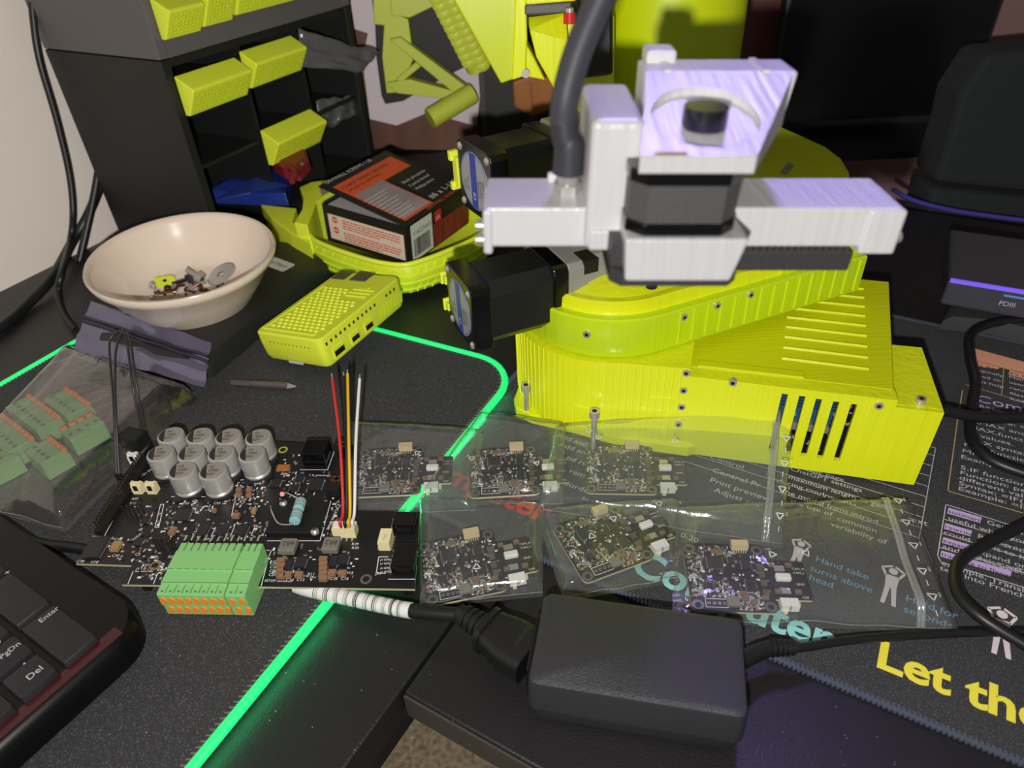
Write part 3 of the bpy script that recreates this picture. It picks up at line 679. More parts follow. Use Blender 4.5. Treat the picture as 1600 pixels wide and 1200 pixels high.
def mark(t, p, a, b, r):
    """printed recycling triangle with a dot of text beside it"""
    m = MB(); A3 = [Vector((r*math.cos(k*2.094), r*math.sin(k*2.094), 0)) for k in range(3)]; B3 = [v*.62 for v in A3]; M = basis(p, a, b, UPV)
    for k in range(3):
        j = (k+1) % 3
        m.add([A3[k].lerp(A3[j], .06), A3[k].lerp(A3[j], .94), B3[k].lerp(B3[j], .9), B3[k].lerp(B3[j], .1)], [(0, 1, 2, 3)], M=M)
    m.build('recycling_mark', WHITEINK, t)
    text('mark_print', 'LDPE', r*.42, WHITEINK, t, M @ flat(-r*.9, r*1.0, 0))
bag('zip_bag', [(548, 662), (756, 676), (744, 800), (528, 806)], 'clear bag beside the white wire, leftmost in the back row', 1, marks=1)
bag('zip_bag', [(752, 648), (884, 668), (880, 790), (652, 782)], 'clear bag of the back row lying between its two neighbours', 2, marks=2, h=.0092, zs=(.003, .012, .003, .003))
bag('zip_bag', [(868, 670), (1240, 642), (1222, 852), (842, 798)], 'clear bag of the back row leaning on the robot base, zip at right', 3, zip_=.92, marks=3, h=.0096, nx=44, zs=(.013, .031, .004, .003))
bag('zip_bag', [(656, 782), (850, 792), (848, 928), (656, 946)], 'clear bag just behind the black power plug', 4, marks=1)
bag('zip_bag', [(838, 800), (1064, 786), (1060, 905), (880, 936)], 'clear bag just behind the black power adapter', 5, marks=3, h=.0092)
bag('zip_bag', [(1058, 796), (1420, 784), (1496, 985), (1050, 968)], 'longest clear bag, lying right of the adapter, zip at right', 6, zip_=.86, marks=2, h=.0096, nx=44)
# ------------------------------------------------------------------ smoky static bag with green terminal blocks inside
SM = film('smoky film', (.72, .69, .71), .014, 2.6, .08, .45, 28)
sb = bag('static_bag', [(112, 548), (308, 618), (100, 828), (-90, 775)], 'smoky transparent bag of green terminals beside the control board', 8, h=.0175, fm=SM, amp=.6, group=None, cat='bag', nx=40, ny=30)
zb = [at(142, 470, .024), at(330, 536, .023), at(320, 606, .012), at(112, 548, .015)]
cz = frame(sb).translation
m = MB(); n = 30
def zs(u, v):
    p = (zb[0]*(1-u)+zb[1]*u)*(1-v)+(zb[3]*(1-u)+zb[2]*u)*v
    return p-cz+Vector((0, 0, .0007*math.sin(v*19+u*2)+.002*mn.noise(Vector((u*7, v*5, 2)))))
m.add([zs(i/n, j/14) for j in range(15) for i in range(n+1)], [(j*(n+1)+i, j*(n+1)+i+1, (j+1)*(n+1)+i+1, (j+1)*(n+1)+i) for j in range(14) for i in range(n)])
SILVERF = mat('metallised film', (128, 126, 156), .16, .8, bump=.35, bscale=45)
m.build('metallised_top', SILVERF, sb, smooth=80)
m = MB()
for v in (.36, .44): m.tube([zs(i/12, v)+Vector((0, 0, .0012)) for i in range(13)], .0012, 6, sm=3)
m.build('zip_strip', mat('dark zip', (62, 62, 82), .25, .6), sb, smooth=60)
def gblock(x, y, z, rz, n, lab, tilt=0):
    t = thing('terminal_block', lab, 'terminal block', at(x, y, z), rz, group='green terminals in the smoky bag')
    t.rotation_euler.x = math.radians(tilt)
    wd_ = n*.0037; t.scale = (1.5, 1.4, 1.3); m = MB(); pr = [(-.006, 0), (.006, 0), (.006, .0075), (.0035, .0105), (-.006, .0105)]
    m.loft([[(-wd_/2, a, b) for a, b in pr], [(wd_/2, a, b) for a, b in pr]]); m.build('body', TERM, t, bevel=.0004)
    for i in range(n):
        m = MB(); m.box(-wd_/2+i*.0037+.0004, .0036, .0086, -wd_/2+(i+1)*.0037-.0004, .0058, .0116); m.build('release_button', ORNG, t, bevel=.0004)
        m = MB(); m.lathe([(.0010, .0105), (.0010, .0107)], 8); o = m.build('screw_hole', mat('dark green', (70, 128, 74), .5), t); o.location = (-wd_/2+(i+.5)*.0037, -.002, 0)
for a in ((118, 652, .004, -38, 6, 'green terminal block at the far right corner of the smoky bag'), (66, 668, .003, -38, 8, 'long green terminal block in the middle of the smoky bag'), (24, 700, .003, -38, 8, 'long green terminal block nearest the keyboard in the smoky bag'),
          (140, 690, .002, 50, 4, 'short green terminal block turned end-on beside the pin header'), (86, 728, .001, -38, 4, 'short green terminal block at the front of the smoky bag'), (8, 742, .001, 48, 4, 'green terminal block cut by the photo edge in the bag')):
    gblock(*a)
# ------------------------------------------------------------------ power adapter and its cord
ZT = .030
t4 = [at(843, 918, ZT), at(1165, 965, ZT), at(1172, 1125, ZT), at(826, 1072, ZT)]
pc = sum(t4, Vector())/4; pa = math.degrees(math.atan2((t4[1]-t4[0]+t4[2]-t4[3]).y, (t4[1]-t4[0]+t4[2]-t4[3]).x))
psu = thing('power_adapter', 'black textured power adapter brick in front of the bagged boards', 'power adapter', (pc.x, pc.y, -.001), pa)
PM = frame(psu); PMi = PM.inverted()
PSUM = mat('adapter shell', (54, 54, 58), .34, bump=.45, bscale=1700, speck=(2600, .70, (96, 96, 100)))
lt = [PMi @ p for p in t4]
X0 = sum(abs(p.x) for p in lt)/4; Y0 = sum(abs(p.y) for p in lt)/4
top = rrect(-X0, -Y0, X0, Y0, .004, 4)
def ins(k): return [(x*(1-k/X0), y*(1-k/Y0)) for x, y in top]
m = MB(); H2 = .031; sz = .0128
m.loft([[(x, y, sz) for x, y in ins(.0002)], [(x, y, H2-.0022) for x, y in ins(.0008)], [(x, y, H2-.0008) for x, y in ins(.0014)], [(x, y, H2) for x, y in ins(.0030)]]); m.build('upper_shell', PSUM, psu, smooth=35)
m = MB(); m.loft([[(x, y, .0006) for x, y in ins(.0032)], [(x, y, .0020) for x, y in ins(.0024)], [(x, y, sz-.0004) for x, y in ins(.0004)]]); m.build('lower_shell', PSUM, psu, smooth=35)
m = MB(); m.loft([[(x, y, sz-.0005) for x, y in ins(.0010)], [(x, y, sz+.0001) for x, y in ins(.0010)]]); m.build('seam', BLKM, psu)
m = MB(); m.box(-X0-.0016, -.014, .004, -X0+.002, .014, .025); m.build('inlet', BLKG, psu, bevel=.001)
# output lead
e0 = PM @ Vector((X0-.001, .0125, .0135))
wpts = [e0, at(1205, 1012, .010), at(1250, 1012, .009), at(1330, 1000, .006), at(1450, 991, .004), at(1540, 988, .003), at(1640, 988, .003)]
m = MB(); m.tube([PMi @ p for p in wpts], .0021, 10); m.build('output_lead', CABLE, psu, smooth=60)
m = MB(); m.tube([PMi @ p for p in (e0, at(1205, 1012, .010), at(1243, 1012, .009))], lambda k: .0042-.0012*k, 12); o = m.build('strain_relief', BLKM, psu, smooth=60)
m = MB(); a, b = PMi @ at(1204, 1012, .010), PMi @ at(1240, 1012, .009)
for k in range(5): q = a.lerp(b, k/4.5); m.cyl(q, q+(b-a).normalized()*.0009, .0043-.0002*k, n=12)
m.build('grip_rings', BLKM, psu, smooth=40)
# mains cord with moulded plug
pz = .0125
f0 = PM @ Vector((-X0-.0016, -.001, .0140)); xd = (PM.to_3x3() @ Vector((-1, -.02, 0))).normalized()
pd = (at(745, 975, pz)-f0); pd.z = 0; pd.normalize(); py = Vector((-pd.y, pd.x, 0))
cord = thing('mains_cord', 'black moulded mains plug and cord pushed into the adapter', 'power cord', f0); 
PL = basis(None, pd, py, UPV)
def sect(x, w_, h, r=.25, dz_=0): return [(x, a, b+dz_) for a, b in rrect(-w_/2, -h/2, w_/2, h/2, min(w_, h)*r, 3)]
m = MB(); m.loft([sect(0, .0235, .0150), sect(.0115, .0235, .0150), sect(.0200, .0195, .0140), sect(.0235, .0185, .0135)], M=PL); m.build('plug_body', BLK, cord, smooth=35)
m = MB(); m.loft([sect(.0232, .0200, .0160), sect(.0258, .0200, .0160)], M=PL); m.build('plug_collar', BLK, cord, smooth=35)
m = MB()
for k in range(4): m.loft([sect(.0262+k*.0034, .0132-.0008*k, .0122-.0006*k, .45), sect(.0284+k*.0034, .0126-.0008*k, .0118-.0006*k, .45)], M=PL)
m.loft([sect(.0250, .0100, .0098, .48), sect(.042, .0082, .0082, .48)], M=PL); m.build('strain_relief', BLKM, cord, smooth=40)
text('embossed_text', '10A 250V~', .0026, mat('embossed black', (58, 58, 60), .4), cord, PL @ Matrix.Translation((.0075, -.0085, .0076)) @ Matrix.Rotation(math.radians(90), 4, 'Z'))
e = f0 + PL.to_3x3() @ Vector((.040, 0, -.001)); cp = [e, at(650, 955, .010), at(600, 946, .007), at(540, 933, .0045), at(480, 920, .003), at(440, 905, .0030)]
m = MB(); m.tube([p-f0 for p in cp], .0036, 14); m.build('cord', CABLE, cord, smooth=60)
full = spline([p-f0 for p in cp], 8)
lb = full[9:36]
m = MB(); m.tube(lb, .0039, 16, sm=0); m.build('paper_sleeve', WHT, cord, smooth=60)
m = MB(); R = random.Random(4); i = 2
while i < len(lb)-5:
    t = (lb[i+1]-lb[i]); ln = t.length; t.normalize(); s0 = lb[i]
    for k in range(3):
        q = s0 + t*(ln*(k/3)); m.tube([q, q+t*R.choice((.0002, .0004, .0006))], .00396, 16, sm=0)
    i += 2
m.build('barcode', mat('label ink', (50, 46, 48), .7), cord)
# ------------------------------------------------------------------ keyboard
KZ = .017
ke = dirv(57); kc = isect(at(205, 1010, .012), ke, at(100, 872, .012), dirv(-34))
kb = thing('keyboard', 'black keyboard with white legends cut by the lower left corner', 'keyboard', (kc.x, kc.y, 0), 57)
KM = frame(kb); KMi = KM.inverted()
def K(x, y, z=KZ+.004): return KMi @ at(x, y, z)
kp = rrect(-.40, 0, 0, .165, .020, 6)
m = MB(); m.loft([[(x, y, .0015) for x, y in kp], [(x, y, .011) for x, y in kp], [(x*.998, .002+y*.985, .0155) for x, y in kp], [(x*.992-.001, .004+y*.96, KZ) for x, y in kp]]); m.build('case', mat('keyboard black', (12, 12, 14), .28, spec=.25), kb, smooth=30)
m = MB(); m.box(-.38, .0050, KZ-.0002, -.012, .0115, KZ+.0003); m.build('red_reflection', mat('maroon painted reflection', (66, 22, 28), .2), kb, bevel=.0004)  # red reflection on the glossy case, built as a coloured strip
KEYM = mat('key black', (36, 35, 39), .5, bump=.2, bscale=2200); LEG = mat('legend white', (206, 204, 206), .6)
def key(x, y, wd_, dp):
    b = rrect(x, y, x+wd_, y+dp, .0012, 2); cx, cy = x+wd_/2, y+dp/2
    def sc(k): return [((px_-cx)*k+cx, (py_-cy)*k+cy) for px_, py_ in b]
    m = MB(); m.loft([[(u, v, KZ-.001) for u, v in b], [(u, v, KZ+.0025) for u, v in sc(.985)], [(u, v, KZ+.0036) for u, v in sc(.95)], [(u, v, KZ+.0039) for u, v in sc(.88)]])
    return m.build('key', KEYM, kb, smooth=30)
a = K(110, 1028); c_ = K(70, 933); ex, ey = a.x, a.y
kx1 = max(K(147, 992).x, K(70, 933).x); kw = .0165; pit = .0192
x4 = kx1-kw; yb = min(K(110, 1028).y, K(147, 992).y)
kk = []
for col in range(8):
    for row in range(6):
        x, y = x4-col*pit-(.006 if col > 3 else 0)-(.006 if col > 6 else 0), yb+row*pit
        if col == 0 and row in (1, 3): continue
        key(x, y, kw, kw+pit if col == 0 and row in (0, 2) else kw)
def legend(s, size, px_, py_):
    p = K(px_, py_); text('legend', s, size, LEG, kb, flat(p.x, p.y, KZ+.0041), sx=1.0)
legend('Enter', .0042, 64, 974); legend('Del', .0048, 45, 1064); legend('.', .0080, 36, 1040); legend('PgDn', .0042, 2, 1031); legend('3', .0046, -4, 1008)
legend('0', .0046, -30, 1120); legend('+', .0050, 10, 900)
# flat black lead leaving the keyboard under the board
m = MB(); P = [at(20, 838, .004), at(70, 852, .0035), at(110, 856, .003), at(150, 862, .003), at(200, 868, .0025)]
t = thing('keyboard_cable', 'black cable running from the keyboard under the control board', 'cable', P[0]); m.tube([p-P[0] for p in P], .0028, 8); m.build('sheath', CABLE, t, smooth=60)
# ------------------------------------------------------------------ cables on the right and on the left wall
def cable(name, lab, pts, r, group=None):
    P = [Vector(p) for p in pts]; t = thing(name, lab, 'cable', P[0], group=group); m = MB(); m.tube([p-P[0] for p in P], r, 10, 8); m.build('sheath', CABLE, t, smooth=60); return t
cable('cable', 'thick black printed cable leaving the enclosure towards the right', [at(1440, 640, .022), at(1478, 642, .020), at(1530, 652, .016), at(1600, 652, .014), at(1680, 648, .012)], .0036)
ct = C.objects['cable']; 
cable('cable', 'black cable hanging from the violet device over the gold table', [at(1680, 498, .012), at(1600, 499, .012), at(1545, 506, .010), at(1516, 524, .008), at(1516, 560, .006), at(1524, 600, .008), at(1516, 650, .004), at(1520, 690, .004), at(1556, 722, .004), at(1640, 752, .004)], .0034)
cable('cable', 'black cable making a sharp loop over the lilac table', [at(1680, 780, .006), at(1600, 820, .005), at(1530, 856, .005), at(1496, 884, .006), at(1497, 925, .007), at(1530, 962, .008), at(1600, 1006, .006), at(1680, 1050, .004)], .0031)
wo = wl0 + wn*.007
def W_(x, y): return onp(x, y, wo, wn)
def W2_(x, y): return onp(x, y, wo, wn)
def W3_(x, y): return onp(x, y, wo+wn*.020, wn)
def W4_(x, y): return onp(x, y, wo+wn*.010, wn)
cable('cable', 'thin black cable hanging down the white wall on the left', [W3_(48, -30), W3_(52, 30), W3_(62, 95), W3_(88, 185), W3_(108, 270), W3_(114, 330), W3_(110, 375), at(97, 425, .026), at(91, 455, .014), at(100, 490, .004), at(118, 516, -.0008)], .0030)
cable('cable', 'thick black cable curving off the left desk edge behind the organiser', [W2_(172, 235), W2_(160, 280), W2_(138, 335), W2_(112, 380), at(80, 436, .006), at(40, 478, .001), at(0, 512, .001), at(-60, 545, .001)], .0046)
cable('cable', 'straight black cable dropping behind the bowl beside the organiser', [W4_(160, 225), W4_(148, 300), W4_(134, 365), W4_(124, 408)], .0036)
# ------------------------------------------------------------------ black case with label, bowl and its contents
CZ = .019
cs = thing('hard_case', 'flat black case under the bowl with a small white label', 'case', at(330, 600, 0), 67)
CM = frame(cs); CMi = CM.inverted()
L1 = (CMi @ at(500, 445, 0)).x + .045
pp = rrect(0, .004, L1-.012, .106, .012, 5)
m = MB(); m.loft([[(x, y, .0002) for x, y in pp], [(x, y, .010) for x, y in pp], [(x, y+.002, .017) for x, y in pp], [(.004+x*.97, .010+y*.92, CZ) for x, y in pp]]); m.build('shell', mat('case black', (34, 34, 33), .5, bump=.2, bscale=900), cs, smooth=50)
p = CMi @ at(440, 415, CZ); 
lv = (CMi @ at(458, 421, CZ))-(CMi @ at(412, 404, CZ)); la = math.degrees(math.atan2(lv.y, lv.x))
m = MB(); m.prism(rrect(-.022, -.0074, .0100, .0074, .0018, 2), 0, .0003); o = m.build('label_sticker', mat('label stock', (200, 196, 188), .5), cs); o.location = (p.x, p.y, CZ+.0001); o.rotation_euler.z = math.radians(la)
text('label_text', 'Label Maker', .0060, CHIP, o, flat(-.0225, -.0018, .0004), shear=.25)
m = MB(); m.lathe([(.003, 0), (.003, .0015), (.002, .0025), (0, .0027)], 12); o = m.build('stud', BLKM, cs); o.location = CMi @ at(485, 470, CZ-.004)
bk = .971; bc = CAM+(Vector((-.2598, .5227, .055))-CAM)*bk
bowl = thing('bowl', 'shallow cream bowl holding loose screws on the black case', 'bowl', (bc.x, bc.y, CZ+.0012))
BOWL = mat('cream glaze', (226, 208, 192), .16, coat=.4)
r = .072*bk; hgt = bc.z-CZ
pr = [(.0, .0015), (.034, .0015), (.038, 0), (.043, 0), (.046, .004), (.0575, .020), (r-.004, hgt-.009), (r-.0005, hgt-.006), (r+.0006, hgt-.002), (r-.0006, hgt), (r-.0035, hgt-.0006), (r-.0055, hgt-.004), (r-.009, hgt-.012), (.052, .016), (.046, .0085), (.040, .0058), (.020, .0046), (0, .0042)]
m = MB(); m.lathe(pr[1:-1], 56); me = m.build('dish', BOWL, bowl, smooth=50)
bowl.rotation_euler = (math.radians(3), math.radians(2.2), 0)
def bpart(name, lab, cat, x, y, z, rz, grp=None): return thing(name, lab, cat, at(x, y, z), rz, grp)
bz = CZ+.010
t = bpart('washer', 'large grey washer lying against the right inside of the bowl', 'washer', 346, 430, bz+.008, 10); t.rotation_euler = (.12, -.35, .3)
m = MB(); m.lathe([(.003, 0), (.012, 0), (.012, .0013), (.003, .0013)], 28, cap=False); m.build('disc', STEEL, t)
t = bpart('keyhole_tab', 'small lime tab with a hole lying among the screws', 'plastic tab', 258, 441, bz+.004, 30); t.rotation_euler = (.3, .1, .5)
m = MB(); m.prism(rrect(-.008, -.0055, .008, .0055, .004, 4), 0, .0018); m.build('tab', LIME, t); m = MB(); m.lathe([(.0016, .0018), (.0016, .0020)], 12); m.build('hole', DARKST, t)
def mscrew(x, y, z, yaw, pitch, L_, lab, big=1, mt=STEEL):
    t = thing('screw', lab, 'screw', at(x, y, z)); t.rotation_euler = (0, math.radians(pitch), math.radians(yaw))
    m = MB(); m.cyl((0, 0, 0), (L_, 0, 0), .0012*big, n=10); m.build('shaft', mt, t, smooth=40)
    m = MB(); m.cyl((-.0030*big, 0, 0), (0, 0, 0), .0030*big, n=14); m.build('head', mt, t, smooth=40)
    m = MB(); m.cyl((-.0031*big, 0, 0), (-.0027*big, 0, 0), .0014*big, n=6); m.build('hex_recess', DARKST, t)
mscrew(308, 432, bz+.009, 160, -30, .010, 'largest shiny screw standing on top of the heap in the bowl', 1.5)
mscrew(292, 437, bz+.006, 190, 10, .012, 'dark screw lying beside the lime tab in the bowl', 1.3, mat('black steel', (70, 68, 72), .35, .9))
mscrew(240, 448, bz+.004, -60, 30, .008, 'screw tilted upright at the left end of the heap in the bowl')
R = random.Random(5)
BR = mat('brown coated steel', (110, 72, 56), .35, .8)
for i in range(16):
    x, y = 236+i*8+R.uniform(-4, 4), 466-i*1.2+R.uniform(-7, 5)
    t = thing('small_screw', 'small screw in the heap at the bottom of the bowl', 'screw', at(x, y, bz+R.uniform(-.002, .004)), 0, 'small screws heaped in the bowl')
    t.rotation_euler = (0, R.uniform(-.4, .4), R.uniform(0, 6)); mt = BR if i % 3 else STEEL
    m = MB(); m.cyl((0, 0, 0), (.007, 0, 0), .0010, n=8); m.build('shaft', mt, t); m = MB(); m.cyl((-.002, 0, 0), (0, 0, 0), .0022, .0018, n=10); m.build('head', mt, t)
for i in range(6):
    t = thing('nut', 'small nut in the heap at the bottom of the bowl', 'nut', at(262+i*11, 452-i*2, bz+.003), 0, 'small nuts heaped in the bowl'); t.rotation_euler = (R.uniform(-.6, .6), R.uniform(-.6, .6), R.uniform(0, 6))
    m = MB(); m.lathe([(.0014, 0), (.0030, 0), (.0030, .0022), (.0014, .0022), (.0014, 0)], 6, cap=False); m.build('hexagon', STEEL if i % 2 else BR, t)
# screwdriver bit
a, b = at(362, 598, .0025), at(463, 604, .0025); t = thing('screwdriver_bit', 'grey cross-head screwdriver bit lying on the mouse mat', 'screwdriver bit', a)
d = (b-a); L_ = d.length; d.normalize(); BT = mat('bit steel', (126, 116, 118), .4, .8)
m = MB(); m.cyl((0, 0, 0), d*L_*.30, .0024, n=6); m.cyl(d*L_*.30, d*L_*.34, .0024, .0030, n=10); m.cyl(d*L_*.34, d*L_*.88, .0030, n=10); m.build('shank', BT, t, smooth=40)
m = MB(); m.cyl(d*L_*.88, d*L_, .0030, .0007, n=4); m.build('cross_tip', BT, t)
# ------------------------------------------------------------------ lime computer case
k = 1.085
po = CAM+(Vector((-.1693, .4042, .0284))-CAM)*k
from mathutils import Euler
pm = Matrix.Translation(po) @ Euler((-.1241, 0, 1.075)).to_matrix().to_4x4()
pi = thing('computer_case', 'lime plastic single-board computer case with a dotted lid and side ports', 'computer case', M=pm)
LX, LY, LZ = .0926*k, .0574*k, .0218*k
def PB(u, v, w_=1): return Vector((u*LX, -v*LY, w_*LZ))
m = MB(); ol = rrect(0, -LY, LX, 0, .005, 4); cx, cy = LX/2, -LY/2
sc = lambda k2: [((x-cx)*k2+cx, (y-cy)*k2+cy) for x, y in ol]
m.loft([[(x, y, 0) for x, y in sc(.95)], [(x, y, .004) for x, y in sc(.985)], [(x, y, LZ*.62) for x, y in sc(1)], [(x, y, LZ-.0012) for x, y in sc(1)], [(x, y, LZ) for x, y in sc(.97)]]); m.build('shell', LIME, pi, smooth=35)
# raised rim round a sunken lid field of knobs
m = MB()
for a, b, c, d in ((.05, .06, .74, .10), (.05, .10, .08, .86)): m.box(a*LX, -d*LY, LZ, c*LX, -b*LY, LZ+.0010)
m.build('lid_rim', LIME, pi, bevel=.0004)
m = MB(); kn = []
for i in range(15):
    for j in range(9):
        u, v = .11+i*.043, .15+(j+.5*(i % 2))*.083
        if v > .88 or (u > .58 and v > .55): continue
        q = PB(u, v); m.lathe([(.0019, 0), (.0016, .0008), (.0007, .0012)], 7, M=Matrix.Translation(q))
tag(m.build('lid_knobs', LIME, pi, smooth=50), kind='stuff')
m = MB()
for i in range(3): q = PB(.62+i*.05, .60); m.box(q.x, -LY*.90, LZ-.0001, q.x+.0022, -LY*.58, LZ+.0010)
m.build('lid_bar', LIME, pi, bevel=.0005)
m = MB(); m.prism(rrect(.745*LX, -.80*LY, .79*LX, -.62*LY, .002, 3), LZ, LZ+.0009); m.build('lid_emblem', LIME, pi)
PORTM = mat('port metal', (126, 124, 112), .35, .8)
for a, b in ((.04, .26), (.34, .60)):
    m = MB(); m.box(.86*LX, -b*LY, LZ-.002, 1.004*LX, -a*LY, LZ+.0008); o = m.build('usb_port', PORTM, pi, bevel=.0004)
    m = MB(); m.box(1.001*LX, -(b-.03)*LY, LZ-.0018, 1.006*LX, -(a+.03)*LY, LZ); m.build('port_mouth', DARKST, o)
# side vents and ports (long front side is v = 1)
m = MB()
for i in range(17):
    if i in (12, 13): continue
    u = .05+i*.052; m.box(u*LX, -LY-.0001, LZ*.70, u*LX+.0018, -LY+.0005, LZ*.80)
tag(m.build('vent_slot', DARKST, pi), kind='stuff')
m = MB()
for i in range(11): v = .20+i*.06; m.box(-.0001, -v*LY-.0006, LZ*.66, .0004, -v*LY, LZ*.72)
tag(m.build('vent_slot', DARKST, pi), kind='stuff')
for u, wd_, h in ((.10, .0105, .0042), (.30, .0082, .0038), (.47, .0082, .0038)):
    m = MB(); m.box(u*LX-.0012, -LY-.0005, .0022, u*LX+wd_+.0012, -LY+.0003, .0115); o = m.build('port_recess', LIME, pi, bevel=.0004)
    m = MB(); m.box(u*LX, -LY-.0008, .0045, u*LX+wd_, -LY-.0003, .0045+h); m.build('port_mouth', DARKST, o)
m = MB()
for i in range(7):
    u = .66+i*.045; m.add([(u*LX, -LY-.0001, .004), (u*LX+.0016, -LY-.0001, .004), (u*LX+.0044, -LY-.0001, .013), (u*LX+.0028, -LY-.0001, .013)], [(0, 1, 2, 3)])
    for v in m.v[-4:]: v.y -= .0004
tag(m.build('side_rib', LIME, pi), kind='stuff')
m = MB(); m.box(-.0004, -.62*LY, .0005, .0002, -.40*LY, .0022); m.build('card_slot', mat('card white', (200, 200, 200), .5), pi)
for q in ((.14, .18), (.86, .18), (.14, .9), (.86, .9)):
    pass
# ------------------------------------------------------------------ lime woven tray and the screw box standing in it
TRZ = .034
rimpx = [(479, 352), (486, 372), (512, 386), (555, 401), (592, 411), (630, 415), (660, 408), (695, 395), (745, 372), (778, 342), (762, 308), (690, 292), (600, 300), (520, 314), (486, 332)]
rim = spline([at(x, y, TRZ) for x, y in rimpx]+[at(479, 352, TRZ)], 5)[:-1]
tc = sum(rim, Vector())/len(rim); tc.z = 0
tray = thing('tray', 'lime woven tray with curled horns carrying the screw box', 'tray', tc)
def sc3(k2, z): return [Vector(((p.x-tc.x)*k2, (p.y-tc.y)*k2, z)) for p in rim]
WEAVE = mat('woven lime', (212, 226, 44), .45, bump=.6, bscale=140, bstretch=(1, 1, 3))
m = MB(); m.loft([sc3(.80, .0005), sc3(.94, .006), sc3(1.01, .020), sc3(1.0, TRZ-.001), sc3(.985, TRZ), sc3(.95, TRZ-.001), sc3(.93, .010), sc3(.80, .004)]); m.build('basin', WEAVE, tray, smooth=50)
m = MB(); rr = sc3(.985, TRZ); m.tube(rr+[rr[0]], .0022, 8, sm=0); m.build('rim', LIME, tray, smooth=60)
m = MB()
for zk, kk in ((.010, .970), (.017, 1.0), (.024, 1.012)):
    l = sc3(kk, zk); m.tube(l+[l[0]], .0007, 5, sm=0)
l0, l1, = sc3(.945, .006), sc3(1.008, .030)
for i in range(0, len(rim), 2): j = (i+3) % len(rim); m.tube([l0[i], (l0[i]+l1[j])/2*1.015, l1[j]], .0006, 5, sm=2)
tag(m.build('weave_rib', LIME, tray, smooth=60), kind='stuff')
# left arm and curled horn of the tray
def arm(pts, w0, w1, z0, z1, name):
    P = spline([p-tc for p in pts], 6); L = []
    for i, p in enumerate(P):
        t = (P[min(i+1, len(P)-1)]-P[max(i-1, 0)]); t.z = 0; t.normalize(); n = Vector((-t.y, t.x, 0)); k2 = i/(len(P)-1); h = w0+(w1-w0)*k2; zz = z0+(z1-z0)*k2
        L.append([Vector((p.x, p.y, .001))+n*h, Vector((p.x, p.y, .001))-n*h, Vector((p.x, p.y, zz))-n*h*.8, Vector((p.x, p.y, zz))+n*h*.8])
    m = MB(); m.loft(L); return m.build(name, LIME, tray, smooth=35)
def post(px, z, name):
    P = [at(x, y, z)-tc for x, y in px]; m = MB(); m.loft([[Vector((p.x, p.y, .001)) for p in P], [Vector((p.x, p.y, z-.001)) for p in P], [Vector((p.x*.998, p.y*.998, z)) for p in P]]); return m.build(name, LIME, tray, bevel=.0012)
post([(407, 319), (432, 322), (463, 325), (457, 346), (483, 366), (484, 380), (452, 362), (424, 341)], .034, 'arm')
post([(468, 292), (486, 284), (526, 279), (522, 298), (494, 316), (488, 334), (480, 352), (459, 348), (472, 326), (474, 308)], .047, 'horn')
# screw box
bm_ = Matrix.Translation((-.1604, .5957, .0256)) @ Euler((.0068, .0633, -.5462)).to_matrix().to_4x4()
bx = thing('screw_box', 'black and orange cardboard screw box with its lid ajar in the lime tray', 'box', M=bm_)
DX, DY, DZ_ = .0915, .094, .0359
CARD = mat('box black', (24, 22, 24), .4); ORB = mat('box orange', (206, 84, 42), .5); KRAFT = mat('raw cardboard', (150, 136, 112), .8); PAPER = mat('box paper', (206, 190, 172), .5)
m = MB(); tk = .0008
m.box(0, 0, 0, DX, DY, tk); m.box(0, 0, 0, DX, tk, DZ_); m.box(0, DY-tk, 0, DX, DY, DZ_); m.box(0, 0, 0, tk, DY, DZ_); m.box(DX-tk, 0, 0, DX, DY, DZ_); m.build('carton', CARD, bx)
m = MB(); m.box(.002, .002, DZ_-.003, DX-.002, DY-.002, DZ_-.0022); m.build('inner_flap', mat('inner card', (176, 170, 166), .8), bx)
# lid hinged along the right side, raised at the left
lm = Matrix.Translation((DX, 0, DZ_+.0004)) @ Matrix.Rotation(math.radians(9.5), 4, 'Y')
lid = MB(); lid.box(-DX-.001, -.001, 0, 0, DY, .0009, lm); LIDO = lid.build('lid', CARD, bx)
m = MB(); m.add([lm @ Vector(v) for v in ((-DX-.001, .0, 0), (-DX-.001, DY, 0), (-DX-.006, DY-.006, -.014), (-DX-.006, .008, -.014), (-DX-.0002, .0, 0), (-DX-.0002, DY, 0), (-DX-.0052, DY-.006, -.014), (-DX-.0052, .008, -.014))], [(0, 1, 2, 3), (4, 7, 6, 5), (0, 4, 5, 1), (3, 2, 6, 7), (0, 3, 7, 4), (1, 5, 6, 2)]); m.build('lid_tongue', KRAFT, bx)
def lidpoly(pts, mt, z=.0010, name='printed_panel'):
    m = MB(); m.prism([(-x, y) for x, y in pts], z, z+.0001, M=lm); return m.build(name, mt, LIDO)
q = DX
lidpoly([(q*.90, .006), (q*.90, DY*.93), (q*.64, DY*.93), (q*.64, DY*.50), (q*.06, DY*.50), (q*.06, .006)], ORB)
lidpoly([(q*.66, .008), (q*.66, DY*.485), (q*.09, DY*.485), (q*.09, .008)], mat('lid photo print', (150, 136, 138), .4, var=.25, bscale=40, bstretch=(1, .2, 1)), .0012)
lidpoly([(q*.60, DY*.53), (q*.60, DY*.97), (q*.03, DY*.97), (q*.03, DY*.53)], CARD, .0013)
GREYI = mat('box white ink', (196, 192, 190), .6)
def ltext(s, x, y, size, mt, rz, z=.0016, sx=1): text('printed_text', s, size, mt, LIDO, lm @ Matrix.Translation((-x, y, z)) @ Matrix.Rotation(math.radians(rz), 4, 'Z'), sx=sx)
ltext('#6 x 1-1/4"', q*.10, DY*.545, .0095, GREYI, 90)
